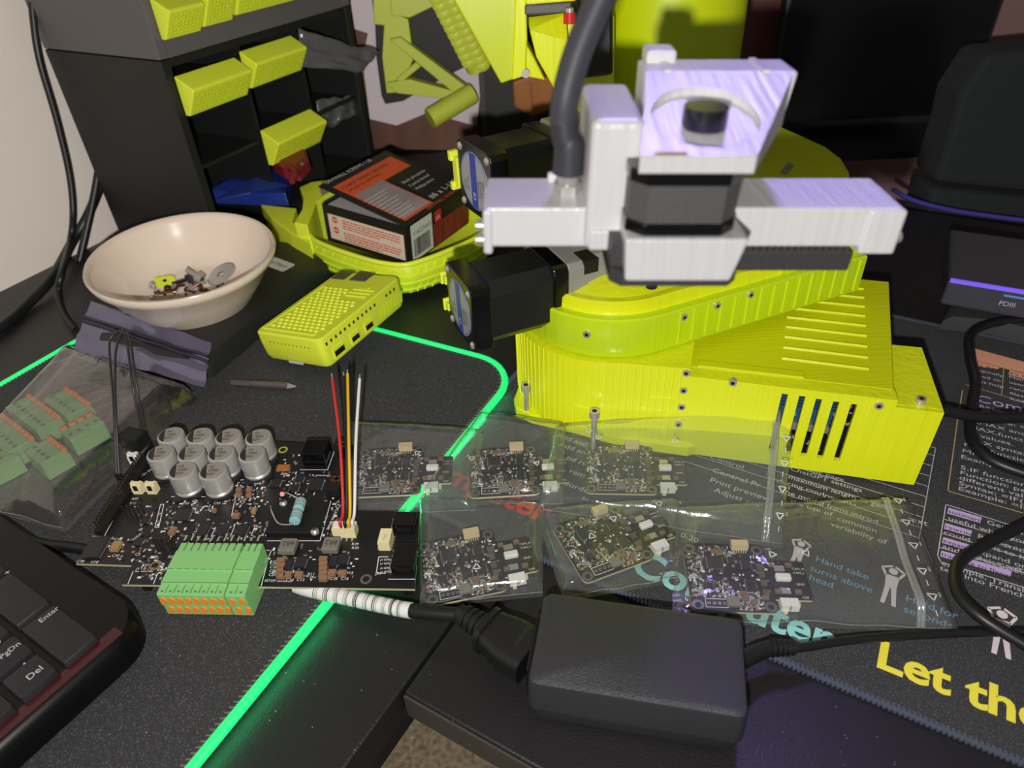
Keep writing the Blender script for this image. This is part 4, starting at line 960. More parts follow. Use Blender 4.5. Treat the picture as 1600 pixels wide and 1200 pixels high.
for i in range(3): ltext(('Phillips drive', 'Coarse thread', 'Black phosphate')[i], q*.30+i*.0075, DY*.58, .0052, GREYI, 90)
ltext('COARSE THREAD DRYWALL', q*.80, DY*.08, .0052, CARD, 90); ltext('WOOD TO DRYWALL', q*.73, DY*.10, .0045, CARD, 90)
ltext('DRYWALL SCREWS 1 LB', q*.965, DY*.06, .0058, GREYI, 90)
for i in range(9):
    m = MB(); m.box(-(q*.14+i*.0045), DY*.06, .0013, -(q*.14+i*.0045)+.0007, DY*(.30+.1*((i*7) % 3)/3), .0014, lm); m.build('printed_text', GREYI, LIDO)
# front panel (local y = 0 side) and right panel (x = DX)
def fpanel(x0, z0, x1, z1, mt, d=.0002, name='printed_panel'):
    m = MB(); m.box(x0, -d, z0, x1, 0, z1); return m.build(name, mt, bx)
fpanel(.005, .004, DX-.004, DZ_-.008, PAPER)
RI = mat('box red ink', (196, 70, 66), .6)
m = MB(); R = random.Random(9)
for i in range(9):
    z = DZ_-.0105-i*.0024
    if i == 4: continue
    x = .021
    while x < DX-.010-(.02 if i in (3, 8) else 0):
        wl = R.uniform(.002, .006); m.box(x, -.0003, z-.0011, min(x+wl, DX-.008), 0, z); x += wl+.0009
tag(m.build('printed_text', RI, bx), kind='stuff')
for z in (DZ_-.0125, DZ_-.0225):
    m = MB(); m.cyl((.0125, -.0003, z), (.0125, 0, z), .0032, n=14); o = m.build('printed_stamp', RI, bx); m = MB(); m.box(.0100, -.0004, z-.0006, .0150, -.0002, z+.0006); m.build('stamp_bar', PAPER, o)
def rp(y0, z0, y1, z1, mt, d=.0002, name='printed_panel'):
    m = MB(); m.box(DX, y0, z0, DX+d, y1, z1); return m.build(name, mt, bx)
rp(.005, .0015, DY*.38, DZ_-.001, mat('barcode label', (196, 200, 190), .5)); rp(DY*.40, .001, DY, DZ_*.62, mat('box dark red', (118, 44, 30), .5, var=.3, bscale=60, bstretch=(1, 4, 1)))
m = MB(); R = random.Random(2); y = .008
while y < DY*.38-.004:
    b = R.choice((.0005, .0008, .0014)); m.box(DX, y, .005, DX+.0004, y+b, .021); y += b+R.choice((.0006, .0009))
m.build('barcode', mat('label ink', (50, 46, 48), .7), bx)
RX = Matrix.Translation((DX+.0004, 0, 0)) @ Matrix.Rotation(math.radians(90), 4, 'Z') @ Matrix.Rotation(math.radians(90), 4, 'X')
text('printed_text', '114CDWS1', .0056, mat('label ink', (50, 46, 48), .7), bx, RX @ flat(.0075, .0245))
rp(DY*.43, DZ_*.64, DY*.53, DZ_*.93, mat('logo red', (176, 44, 40), .5), .0003); text('printed_text', 'GR', .0050, PAPER, bx, RX @ flat(DY*.44, DZ_*.70))
ltext('DRYWALL SCREWS', q*.012, DY*.36, .0056, ORB, 90)
# ------------------------------------------------------------------ drawer organisers
s_ = .82
O = CAM+(Vector((-.3231, .7412, .154))-CAM)*s_; topz = O.z; O = Vector((O.x, O.y, 0))
ux, uy = dirv(62.5), dirv(148)
nrm = Vector((ux.y, -ux.x, 0))            # outward normal of the drawer front
WID, DEP = .252, .150
ORGB = mat('organiser black', (23, 24, 24), .55, bump=.25, bscale=700); ORGG = mat('organiser grey', (92, 88, 90), .55, bump=.3, bscale=500)
OF = basis(O, ux, -nrm, UPV)
def carcass(name, lab, z0, h, mt, rows, cols):
    t = thing(name, lab, 'drawer unit', M=Matrix.Translation((0, 0, z0)) @ OF)
    sk = (uy.dot(ux)*DEP)
    m = MB(); wl = .009
    m.prism([(0, 0), (wl, 0), (wl+sk*.6, DEP), (sk*.6, DEP)], 0, h); m.build('side_panel', mt, t, bevel=.0008)
    m = MB(); m.box(WID-wl, 0, 0, WID, DEP, h); m.build('side_panel', mt, t, bevel=.0008)
    m = MB(); m.box(wl, .002, h-.006, WID-wl, DEP, h); m.build('top_panel', mt, t); m = MB(); m.box(wl, 0, 0, WID-wl, DEP, .020); m.build('base_panel', mt, t)
    m = MB(); m.box(wl, DEP-.004, .006, WID-wl, DEP, h-.006); m.build('back_panel', mt, t)
    for c in range(1, cols): x = wl+(WID-2*wl)*c/cols; m = MB(); m.box(x-.002, .003, .006, x+.002, DEP-.004, h-.006); m.build('divider', mt, t)
    for r_ in range(1, rows): z = h*r_/rows; m = MB(); m.box(wl, .004, z-.0015, WID-wl, DEP-.004, z+.0015); m.build('shelf', mt, t)
    return t
low = carcass('drawer_organizer', 'black drawer organiser with three lime drawer fronts behind the bowl', 0, topz-.001, ORGB, 2, 3)
upo = carcass('drawer_organizer', 'grey drawer organiser stacked on top of the black one', topz, .16, ORGG, 2, 4)
OFi = OF.inverted()
PATT = mat('knurled lime', (206, 224, 40), .45, bump=1, bscale=520)
def drawer(par, tl, tr, bl, br, out, z0):
    z0v = Vector((0, 0, z0))
    a, b, c, d = [OFi @ onp(*p, O, nrm) - z0v for p in (tl, tr, bl, br)]
    x0, x1 = (a.x+c.x)/2, (b.x+d.x)/2; zt = (a.z+b.z)/2; zb_ = (c.z+d.z)/2
    m = MB(); m.box(x0+.004, .004, zb_, x1-.004, .10, zt-.008); o = m.build('drawer', par.children[0].data.materials[0], par)
    zm = zt-(zt-zb_)*.36
    pr = [(-.0005, zt), (-.0005, zb_), (-out*.30, zb_), (-out, zm), (-out*.97, zm+.0022)]
    m = MB(); m.loft([[(x0, p[0], p[1]) for p in pr], [(x1, p[0], p[1]) for p in pr]]); m.build('drawer_front', LIME, o, bevel=.0012)
    # knurled lower panel and inset label strip
    v0, v1 = Vector((0, -out*.30, zb_)), Vector((0, -out, zm)); dn = Vector((0, -(v1-v0).z, (v1-v0).y)); dn = Vector((0, -abs(dn.y), -abs(dn.z))).normalized()
    m = MB(); nx = max(4, int((x1-x0)/.0042)); nz = 6
    for i in range(nx):
        for j in range(nz):
            u = x0+.003+(x1-x0-.006)*(i+.5)/nx; w0 = v0.lerp(v1, .10+.80*(j+.5)/nz); hx = (x1-x0-.006)/nx*.46; e = (v1-v0)*.80/nz*.46
            q = Vector((u, w0.y, w0.z)); m.add([q-Vector((hx, 0, 0)), q-e, q+Vector((hx, 0, 0)), q+e, q+dn*.0006], [(0, 1, 4), (1, 2, 4), (2, 3, 4), (3, 0, 4)])
    tag(m.build('knurling', PATT, o), kind='stuff')
    return o
drawer(low, (270, 122), (365, 86), (291, 184), (379, 145), .018, 0); drawer(low, (372, 82), (455, 52), (387, 141), (462, 107), .018, 0); drawer(low, (404, 206), (482, 168), (420, 258), (495, 220), .020, 0)
drawer(upo, (232, 0), (297, -24), (252, 65), (297, 48), .018, topz); drawer(upo, (300, -26), (347, -44), (306, 46), (347, 31), .018, topz); drawer(upo, (352, -46), (443, -80), (357, 28), (446, 0), .018, topz)
def crumple(name, lab, pts, fm, cat, lift=.004, seed=1, group=None):
    c = sum(pts, Vector())/4; t = thing(name, lab, cat, c); m = MB(); n = 10
    for j in range(n+1):
        for i in range(n+1):
            u, v = i/n, j/n; p = (pts[0]*(1-u)+pts[1]*u)*(1-v)+(pts[3]*(1-u)+pts[2]*u)*v - c
            k = mn.noise(Vector((u*4, v*4, seed))); m.v.append(p+Vector((k*.3, -k*.6, k))*lift)
    m.f = [[j*(n+1)+i, j*(n+1)+i+1, (j+1)*(n+1)+i+1, (j+1)*(n+1)+i] for j in range(n) for i in range(n)]; m.mi = [0]*len(m.f)
    o = m.build('sheet', fm, t, smooth=80); md = o.modifiers.new('thickness', 'SOLIDIFY'); md.thickness = .0004; return t
SMK = film('grey film', (.42, .38, .38), .10, 1.2, .2, .6, 40); CRK = film('crinkled film', (.6, .62, .66), .10, 3, .15, .9, 50)
def OP(x, y, out=0): return onp(x, y, O+nrm*out, nrm)
crumple('plastic_bag', 'grey translucent bag tip poking out of the upper right drawer gap', [OP(466, 44, .004), OP(592, 82, .03), OP(566, 112, .03), OP(470, 104, .004)], SMK, 'plastic bag', .006, 2)
crumple('plastic_bag', 'crinkled clear bag inside the lower right drawer gap', [OP(494, 158, -.01), OP(558, 146, -.01), OP(556, 182, -.01), OP(500, 206, -.01)], CRK, 'plastic bag', .008, 5)
# red clip and blue bag tucked at the organiser's foot
def facet(name, lab, cat, px, z0, z1, mt, top=.7, Yoff=0):
    P = [at(x, y, z0) for x, y in px]; c = sum(P, Vector())/len(P); t = thing(name, lab, cat, c); m = MB()
    m.loft([[p-c for p in P], [Vector(((p.x-c.x)*.96, (p.y-c.y)*.96, (z1-z0)*.7)) for p in P], [Vector(((p.x-c.x)*top, (p.y-c.y)*top, z1-z0)) for p in P]]); o = m.build('body', mt, t, bevel=.001); return t, c
BLU = mat('blue plastic', (32, 52, 130), .3); REDP = mat('red plastic', (128, 34, 38), .45)
t, c = facet('blue_pouch', 'blue folded plastic pouch at the foot of the black organiser', 'pouch', [(326, 318), (372, 280), (412, 270), (458, 286), (452, 322), (420, 322)], .030, .048, BLU, .55)
m = MB(); m.add([at(338, 312, .046)-c, at(400, 276, .052)-c, at(455, 290, .047)-c, at(392, 300, .052)-c, at(338, 314, .044)-c, at(392, 303, .050)-c], [(0, 1, 3), (1, 2, 3), (0, 3, 5, 4)]); m.build('fold', mat('blue fold', (54, 76, 160), .3), t)
for s in (0,):
    t, c = facet('red_clip', 'dark red plastic clip under the lowest lime drawer front', 'clip', [(428, 268), (452, 256), (480, 240), (487, 266), (470, 284), (446, 280)], .056, .070, REDP, .75)
    m = MB(); m.tube([at(452, 262, .072)-c, at(462, 270, .073)-c, at(456, 284, .070)-c], .0028, 8); m.build('jaw', REDP, t, smooth=60)
    m = MB(); m.cyl(at(472, 256, .070)-c, at(472, 256, .073)-c, .0016, n=10); m.build('pivot', DARKST, t)
# ------------------------------------------------------------------ robot arm: base, enclosure, turret, motors, links
RB = Vector((.065, .388, 0))
robot = thing('robot_arm', 'lime 3D printed robot arm with black motors and white gripper', 'robot arm', RB)
def rb(m, name, mt, parent=None, **k):
    o = m.build(name, mt, parent or robot, **k)
    if parent is None: o.location = -RB
    return o
def arcpts(c, r, a0, a1, n=24): return [(c.x+r*math.cos(math.radians(a0+(a1-a0)*i/n)), c.y+r*math.sin(math.radians(a0+(a1-a0)*i/n))) for i in range(n+1)]
seamp = at(1062, 700, .004); encR = at(1428, 757, .001)
ea_ = math.degrees(math.atan2(encR.y-seamp.y, encR.x-seamp.x))
ED = dirv(ea_); EN = Vector((-ED.y, ED.x, 0)); E0 = Vector((seamp.x, seamp.y, .0006)); EM = basis(E0, ED, EN, UPV); EMi = EM.inverted(); ELX = (encR-seamp).length
def EP(x, y): return EMi @ onp(x, y, E0, EN)
# base plate
bpl = [at(x, y, .008) for x, y in ((812, 598), (803, 622), (806, 636), (830, 648), (900, 664), (980, 686))]
pts = [(p.x, p.y) for p in bpl] + [(seamp.x+.004, seamp.y-.004), (seamp.x+.10, seamp.y+.02), (.19, .43), (.12, .47), (.06, .465), (.03, .43), (.010, .395)]
m = MB(); m.prism(pts, 0, .008); rb(m, 'base_plate', LIMER, bevel=.001)
# drum
dr = arcpts(RB, .0605, 90, 268, 40) + [(seamp.x, seamp.y), (seamp.x+.03, seamp.y+.09), (.12, .44)]
m = MB(); m.loft([[(x, y, .008) for x, y in dr], [(x, y, .0640) for x, y in dr]]); rb(m, 'base_drum', LIMER, smooth=25)
m = MB()   # raised vertical print ribs and small cable windows of the drum
for x, y in arcpts(RB, .0607, 168, 268, 26):
    m.box(x-.0003, y-.0003, .009, x+.0003, y+.0003, .0635)
t0, t1 = Vector((*arcpts(RB, .0605, 268, 268, 1)[0], 0)), Vector((seamp.x, seamp.y, 0))
for i in range(1, 9): q = t0.lerp(t1, i/9); m.box(q.x-.0003, q.y-.0005, .009, q.x+.0003, q.y+.0003, .0635)
tag(rb(m, 'print_rib', LIMER), kind='stuff')
dn = (t1-t0).normalized(); dnn = Vector((-dn.y, dn.x, 0))
for px_ in ((1019, 623, 1046, 650), (911, 606, 940, 648)):
    if px_[0] > 1000: a, b = onp(px_[0], px_[1], t0, dnn), onp(px_[2], px_[3], t0, dnn); W0 = basis(Vector((a.x, a.y, 0)), dn, dnn, UPV); wl_ = (b-a).dot(dn)
    else:
        an = math.radians(248); c = RB+Vector((math.cos(an), math.sin(an), 0))*.0605; tn = Vector((-math.sin(an), math.cos(an), 0)); W0 = basis(c-tn*.005, tn, Vector((-math.cos(an), -math.sin(an), 0)), UPV); wl_ = .011
        a, b = Vector((0, 0, .028)), Vector((0, 0, .010))
    m = MB(); m.box(-.0012, -.0012, b.z, 0, .001, a.z, W0); m.box(wl_, -.0012, b.z, wl_+.0012, .001, a.z, W0); m.box(-.0012, -.0012, a.z, wl_+.0012, .001, a.z+.0012, W0); rb(m, 'window_frame', LIMER)
# enclosure
m = MB(); zt = .0535; LXb = .1085
slots = []
for i, (x, y) in enumerate(((1222, 614), (1249, 618), (1275, 623), (1302, 627), (1330, 631))):
    a, b = EP(x, y), EP(x+10, y+1); slots.append((a.x, b.x, a.z))
zb0 = EP(1310, 720).z; zb0 = max(.006, zb0); th = .0028
xs = [0]
for a, b, c in slots: m.box(xs[-1], 0, 0, a, th, zt, EM); m.box(a, 0, 0, b, th, zb0, EM); m.box(a, 0, c, b, th, zt, EM); xs.append(b)
m.box(xs[-1], 0, 0, ELX, th, zt, EM); m.box(0, 0, zt, LXb, .009, .0582, EM)
rb(m, 'enclosure_front', LIMER)
LXb = .1085; YD = .128; YB = .0625
m = MB(); m.box(ELX-.003, th, 0, ELX, YB, zt, EM); m.box(LXb, YB-.003, 0, ELX-.003, YB, zt, EM); m.box(LXb-.004, th, zt-.003, ELX, YB, zt+.0002, EM); rb(m, 'side_box', LIMER)
m = MB(); m.box(LXb-.003, th, 0, LXb+.001, YD, .0555, EM); m.box(.02, YD-.003, 0, LXb, YD, .0555, EM); m.box(.0, th, 0, .003, YD, .05, EM); rb(m, 'enclosure_wall', LIMER)
LZ_ = .0590
lq = [EMi @ at(*p, LZ_) for p in ((1066, 571), (1397, 609), (1389, 440), (1290, 429))]
lqp = [(lq[0].x-.002, lq[0].y), (lq[1].x, lq[1].y), (lq[2].x, lq[2].y), (-.03, lq[2].y+.005), (-.03, lq[0].y+.02)]
m = MB(); m.prism(lqp, zt-.0002, LZ_-.0006, EM); ld = rb(m, 'enclosure_lid', LIMET, bevel=.0006)
a0, a1 = EMi @ at(1222, 560, LZ_), EMi @ at(1357, 577, LZ_); b0, b1 = EMi @ at(1236, 441, LZ_), EMi @ at(1349, 452, LZ_)
for i in range(9):
    k = i/8; p, q = a0.lerp(b0, k), a1.lerp(b1, k); t = (q-p); t.z = 0; l = t.length; t.normalize(); n = Vector((-t.y, t.x, 0))
    m = MB(); m.loft([[(0, -.0013, 0), (0, .0013, 0), (0, .0004, .0013), (0, -.0004, .0013)], [(l, -.0013, 0), (l, .0013, 0), (l, .0004, .0013), (l, -.0004, .0013)]], M=EM @ basis(Vector((p.x, p.y, LZ_-.0008)), t, n, UPV)); m.build('lid_ridge', LIMET, ld)
m = MB(); p = EMi @ at(1063, 560, LZ_); m.box(.004, .010, zt, .062, .016, LZ_+.0004, EM); rb(m, 'lid_lip', LIMET, bevel=.0004)
# blue relay modules seen through the slots
BLUEM = mat('module blue', (34, 82, 124), .4); 
for i, (a, b, c) in enumerate(slots[:4]):
    m = MB(); m.box(a-.0035, .010, .028, b+.0012, .022, .047, EM); o = rb(m, 'blue_module', BLUEM)
    m = MB()
    for k in range(4): m.box(a-.0035, .0096, .0385+k*.0022, b+.0012, .0099, .0393+k*.0022, EM)
    m.build('module_rib', mat('module dark', (20, 40, 66), .5), o)
    m = MB(); m.box(a-.003, .0085, .0225, b+.001, .012, .0272, EM); m.build('solder_joint', SOLDER, o)
m = MB(); m.box(.045, .030, .003, LXb-.004, .034, .050, EM); m.box(slots[0][0]-.006, .009, .002, slots[4][1]+.002, .022, .019, EM); m.box(slots[4][0]-.002, .009, .019, slots[4][1]+.002, .016, .046, EM); rb(m, 'inner_board', mat('inner board', (20, 20, 24), .4, speck=(260, .62, (150, 150, 150))))
# socket screws
def sscrew(p, n, r=.0021, h=.0012, parent=None, name='socket_screw'):
    n = Vector(n).normalized(); m = MB(); m.cyl(p-n*.001, p+n*h, r, r*.94, n=16); o = rb(m, name, STEEL, parent, smooth=40)
    m = MB(); m.cyl(p+n*(h-.0002), p+n*(h+.0001), r*.52, n=6); m.build('hex_recess', DARKST, o); return o
FN = -EN
for x, y in ((1145, 597), (1373, 633)): sscrew(onp(x, y, E0, EN), FN, .0024)
for x, y in ((1072, 582), (1068, 609), (1065, 635), (1060, 662)): sscrew(onp(x, y, t0, dnn), -dnn, .0023)
p = at(1438, 628, .0545); sscrew(p, (0, 0, 1), .0026, .0024)
for (x, y), z0 in (((823, 640), .008), ((927, 694), .008)):
    p = at(x, y, z0); top_z = {823: .0285, 927: .0345}[x]
    m = MB(); m.cyl((p.x, p.y, z0-.003), (p.x, p.y, top_z-.005), .0016, n=12); o = rb(m, 'standing_bolt', STEEL, smooth=40)
    m = MB(); m.cyl((p.x, p.y, top_z-.0048), (p.x, p.y, top_z), .0031, n=20); m.build('bolt_head', STEEL, o, smooth=40)
    m = MB(); m.cyl((p.x, p.y, top_z-.0003), (p.x, p.y, top_z+.0001), .0017, n=6); m.build('hex_recess', DARKST, o)
# air fitting on the right wall
p = EMi @ at(1396, 514, .045); p = Vector((LXb+.001, p.y, .045))
m = MB(); m.cyl(p, p+Vector((.008, 0, 0)), .0036, n=14, M=EM); fo = rb(m, 'air_fitting', mat('brass copper', (196, 140, 100), .3, .9), smooth=40)
m = MB(); m.cyl(p+Vector((.008, 0, 0)), p+Vector((.0115, 0, 0)), .0046, n=16, M=EM); m.build('release_ring', mat('fitting blue', (52, 96, 196), .4), fo, smooth=40)
m = MB(); m.cyl(p+Vector((.0116, 0, 0)), p+Vector((.0119, 0, 0)), .0026, n=12, M=EM); m.build('tube_hole', BLKM, fo)
# turret
TD = dirv(22); TN = Vector((-TD.y, TD.x, 0)); TC = Vector((RB.x, RB.y, 0)); TL = .150
def stadium(r, l, z, off=0): 
    M = basis(TC+TD*off, TD, TN, UPV)
    pts = [(r*math.cos(math.radians(a)), r*math.sin(math.radians(a))) for a in range(90, 271, 6)] + [(l, -r), (l, r)]
    return [M @ Vector((x, y, z)) for x, y in pts]
LIMEG = mat('clear lime print', (196, 222, 24), .25, bump=.45, bscale=240, bstretch=(1, 1, .02), coat=.4)
m = MB(); m.loft([stadium(.0562, TL, .0652), stadium(.0572, TL, .0672), stadium(.0572, TL, .0895), stadium(.0562, TL, .0905)]); rb(m, 'turret', LIMEG, smooth=30)
m = MB()
for i in range(15):
    q = TC - TN*.0574 + TD*(.012+i*.0095); m.cyl(q+Vector((0, 0, .0675)), q+Vector((0, 0, .0893)), .0006, n=6)
tag(rb(m, 'print_rib', LIMEG), kind='stuff')
m = MB(); m.loft([stadium(.0515, .125, .0900), stadium(.0510, .125, .0965), stadium(.0490, .125, .0980)]); m_o = rb(m, 'turret_cap', LIMER, smooth=30)
m = MB(); m.loft([stadium(.046, .075, .0975), stadium(.030, .075, .1035)]); rb(m, 'turret_dome', LIMER, smooth=30)
for x, y in ((922, 513),):
    an = math.radians(243); p = TC+Vector((math.cos(an), math.sin(an), 0))*.0572
    q = at(922, 513, .0800); v = (q-TC); v.z = 0; v.normalize(); sscrew(Vector((TC.x+v.x*.0572, TC.y+v.y*.0572, .0805)), v, .0024)
tp = TC - TN*.0572
for x, y in ((1068, 495), (1120, 477), (1172, 460)): sscrew(onp(x, y, tp, TN), -TN, .0023)
p = at(1018, 446, .1035); m = MB(); m.cyl(p-UPV*.001, p+UPV*.001, .0032, n=14); rb(m, 'recess_screw', DARKST)
# right part of the upper turret with ribs
m = MB(); q0 = TC+TD*.085-TN*.052; m.box(0, 0, .0900, .064, .06, .1000, basis(Vector((q0.x, q0.y, 0)), TD, TN, UPV)); rb(m, 'turret_rear', LIMER, bevel=.002)
# ---- motors
MOTB = mat('motor black', (24, 24, 25), .33, bump=.25, bscale=2400); MLAB = mat('motor label silver', (168, 172, 178), .35, .2); MBLU = mat('motor label blue', (44, 62, 170), .35)
def motor(tr_px, tr_z, ang, L_, name, depth_pt=None, side=.042, flange=True):
    """square stepper lying on its side: label plate faces the viewer's left, axis runs along ang"""
    ax = dirv(ang); sd_ = dirv(ang+90); P = depth_pt if depth_pt is not None else at(*tr_px, tr_z)
    c = P + sd_*side/2; c = Vector((c.x, c.y, tr_z-side/2)); M = basis(c, sd_, UPV, ax)   # local z along axis (into the motor), x to the far side
    M = M @ Matrix.Identity(4)
    o1 = rrect(-side/2, -side/2, side/2, side/2, .0045, 2)
    oc = rrect(-side/2*.94, -side/2*.94, side/2*.94, side/2*.94, .007, 1)
    m = MB(); m.prism(o1, 0, .0115, M); mo = rb(m, name, BLKG, bevel=.0006)
    m = MB(); m.prism(oc, .0115, L_-.006, M); m.build('laminated_body', MOTB, mo)
    m = MB(); m.prism(o1, L_-.006, L_+.003, M); m.build('front_flange', BLKG, mo, bevel=.0005)
    m = MB(); m.lathe([(.0170, -.0001), (.0170, -.0004)], 36, M=M); lb_ = m.build('label_disc', MLAB, mo)
    # label_disc is a sub-part; its blue band and print lie on it
    m = MB(); band = [(-.0032+.0, -.0166), (.0042, -.0163), (.0042, .0163), (-.0032, .0166)]; m.prism(band, -.00052, -.00045, M); m.build('label_band', MBLU, mo)
    m = MB(); m.lathe([(.0158, -.00045), (.0166, -.00045), (.0166, -.0005), (.0158, -.0005)], 36, M=M, cap=False); m.build('label_ring', mat('label rim', (96, 120, 190), .35), mo)
    TM_ = M @ Matrix.Rotation(math.pi, 4, 'Y') @ Matrix.Translation((0, 0, .0006))
    for i, s in enumerate(('STEPPER', 'MOTOR', '1.8 DEG')):
        text('label_print', s, .0028, mat('label text', (40, 44, 60), .5), mo, TM_ @ Matrix.Translation((.0060+i*.0030, -.0085+i*.001, 0)) @ Matrix.Rotation(math.radians(90), 4, 'Z'))
    text('label_print', 'CE', .0042, WHT, mo, TM_ @ Matrix.Translation((.0010, -.0115, 0)) @ Matrix.Rotation(math.radians(90), 4, 'Z'))
    for i, s in enumerate(('2A 12V', 'STEP')):
        text('label_print', s, .0028, mat('label text', (40, 44, 60), .5), mo, TM_ @ Matrix.Translation((-.0070-i*.0034, -.0075, 0)) @ Matrix.Rotation(math.radians(90), 4, 'Z'))
    for sx in (-1, 1):
        for sy in (-1, 1):
            q = M @ Vector((sx*.0165, sy*.0165, 0)); m = MB(); m.cyl(q, q-ax*.0012, .0024, .0016, n=14); m.build('cover_screw', STEEL, mo, smooth=60)
    return M, c, ax, sd_
M1, c1, ax1, sd1 = motor((735, 455), .1150, 22, .0560, 'stepper_motor', at(735, 455, .1150))
# grey gearbox between motor and turret
m = MB(); go = rrect(-.0212, -.0212, .0212, .0212, .003, 1)
m.prism(go, .0591, .0720, M1); m.prism(rrect(-.0205, -.0150, .0205, .0212, .006, 1), .0720, .0860, M1); gb = rb(m, 'gearbox', GEARBOX, bevel=.0006)
m = MB(); m.box(-.0214, .0135, .0685, -.008, .0216, .0775, M1); m.build('gearbox_slot', DARKST, gb)
for sy in (-.013, .014): m = MB(); m.cyl(M1 @ Vector((-.016, sy, .086)), M1 @ Vector((-.016, sy, .0875)), .0025, n=12); m.build('gearbox_screw', STEEL, gb, smooth=40)
# lime tabs behind the motor label (cable clips)
for dz_ in (.006, -.012):
    m = MB(); m.box(.021, dz_-.002, -.001, .0275, dz_+.003, .006, M1); m.box(.0255, dz_-.0035, -.002, .0275, dz_+.0045, .005, M1); rb(m, 'cable_clip', LIME, bevel=.0006)
tl2 = aty(712, 212, .415); tr2 = tl2 - dirv(118)*.042
M2, c2_, ax2, sd2 = motor(None, tl2.z, 28, .0500, 'stepper_motor', Vector((tr2.x, tr2.y, tl2.z)))
m = MB(); m.box(.021, -.011, -.001, .0275, .008, .004, M2); m.box(.0255, .005, -.003, .029, .011, .003, M2); m.box(.0255, -.013, -.003, .029, -.008, .003, M2); rb(m, 'cable_clip', LIME, bevel=.0006)
m = MB(); m.prism(rrect(-.021, -.019, .019, .023, .006, 1), .0535, .078, M2); g2 = rb(m, 'gearbox', mat('cast olive metal', (150, 150, 128), .5, .3), bevel=.0006)
m = MB()
for i in range(3): m.box(-.012+i*.006, .0228, .060, -.0095+i*.006, .0233, .072, M2)
m.build('gearbox_print', mat('gearbox ink', (84, 84, 74), .6), g2)
# ---- upper links
def slab(name, pxs, Y, dpt, mt, bevel=.001, sc_=1.0):
    P = [aty(x, y, Y) for x, y in pxs]; c = sum(P, Vector())/len(P)
    m = MB(); m.loft([P, [c+(p-c)*sc_+Vector((0, dpt, 0)) for p in P]]); return rb(m, name, mt, bevel=bevel)
lk = slab('shoulder_link', [(655, -95), (808, -25), (818, 60), (820, 118), (783, 131)], .44, .05, LIMEO)
slab('link_edge', [(806, -30), (822, -10), (824, 60), (821, 119), (800, 126)], .437, .04, LIMER)
slab('link_hook', [(818, 60), (835, 92), (852, 126), (822, 120)], .442, .03, LIMER)
p = aty(821, 114, .436); m = MB(); m.cyl(p, p-Vector((0, .002, 0)), .0024, n=12); rb(m, 'link_screw', STEEL, smooth=40)
f1 = slab('forearm_body', [(826, 28), (888, 20), (960, 25), (960, 230), (915, 200), (872, 150), (838, 90), (828, 50)], .452, .06, LIMER)
m = MB(); P = [aty(826, 27, .440), aty(884, 20, .440), aty(888, 65, .430), aty(828, 47, .430)]; m.loft([[p for p in P], [p+Vector((0, .02, -.002)) for p in P]]); rb(m, 'forearm_shelf', LIMER, bevel=.0006)
slab('forearm_top', [(815, -40), (905, -50), (900, 2), (822, 8)], .435, .05, LIMER)
slab('dark_bracket', [(820, 8), (893, 3), (893, 20), (820, 24)], .436, .02, DGREY)
p = aty(890, 27, .428); m = MB(); m.cyl(p-UPV*.003, p+UPV*.0025, .0034, n=16); rc = rb(m, 'red_cap', mat('red cap', (200, 34, 34), .35), smooth=40); m = MB(); m.cyl(p+UPV*.0026, p+UPV*.0045, .0024, n=12); m.build('cap_pin', STEEL, rc, smooth=40)
slab('wrist_motor', [(906, -40), (958, -40), (958, 118), (908, 124)], .43, .05, MOTB, .002)
p0_ = aty(1060, 40, .50); m = MB(); m.cyl((p0_.x, .53, .0005), (p0_.x, .53, .60), .0505, n=40); rb(m, 'arm_column', LIMEO, smooth=40)
zd = .120; dk = [at(x, y, zd) for x, y in ((1150, 205), (1200, 187), (1248, 208), (1292, 228), (1316, 246), (1329, 268), (1330, 300), (1300, 345), (1150, 345))]
m = MB(); m.loft([[p-UPV*.012 for p in dk], [p for p in dk]]); dd_ = rb(m, 'shoulder_plate', LIMER, bevel=.003)
P = [at(x, y, zd+.0004) for x, y in ((1219, 269), (1228, 273), (1241, 259), (1232, 254))]; m = MB(); m.loft([P, [p+UPV*.0003 for p in P]]); m.build('plate_sticker', mat('sticker grey', (150, 146, 150), .5), dd_)
# ------------------------------------------------------------------ gripper
gx = RT.copy(); gz = (UPV-gx*UPV.dot(gx)).normalized(); gy = gz.cross(gx).normalized()
GO = aty(1070, 390, .187)
GF = basis(GO, gx, gy, gz); GFi = GF.inverted()
def G(x, y, dy=0): return GFi @ onp(x, y, GO+gy*dy, gy)
def gbox(name, x0, y0, x1, y1, dy, depth, mt, bevel=.0008, parent=None):
    a, b = G(x0, y0, dy), G(x1, y1, dy); m = MB(); m.box(min(a.x, b.x), dy, min(a.z, b.z), max(a.x, b.x), dy+depth, max(a.z, b.z), GF); return rb(m, name, mt, parent, bevel=bevel)
gbox('gripper_rail', 758, 325, 1392, 386, .004, .024, WHITE)
gbox('jaw', 754, 330, 770, 398, .003, .020, WHITE); gbox('jaw', 1362, 330, 1396, 398, .003, .020, WHITE)
for x, ys, s in ((756, (352, 374), -1), (1394, (352, 370), 1)):
    for y in ys:
        q = GF @ (G(x, y, .006)); m = MB(); m.cyl(q, q+gx*s*.0022, .0017, n=12); rb(m, 'jaw_screw', STEEL, smooth=40)
rk = gbox('gear_rack', 1120, 392, 1326, 424, .010, .012, mat('rack black', (62, 60, 62), .55, bump=.3, bscale=900))
m = MB(); a, b = G(1160, 393, .010), G(1322, 393, .010)
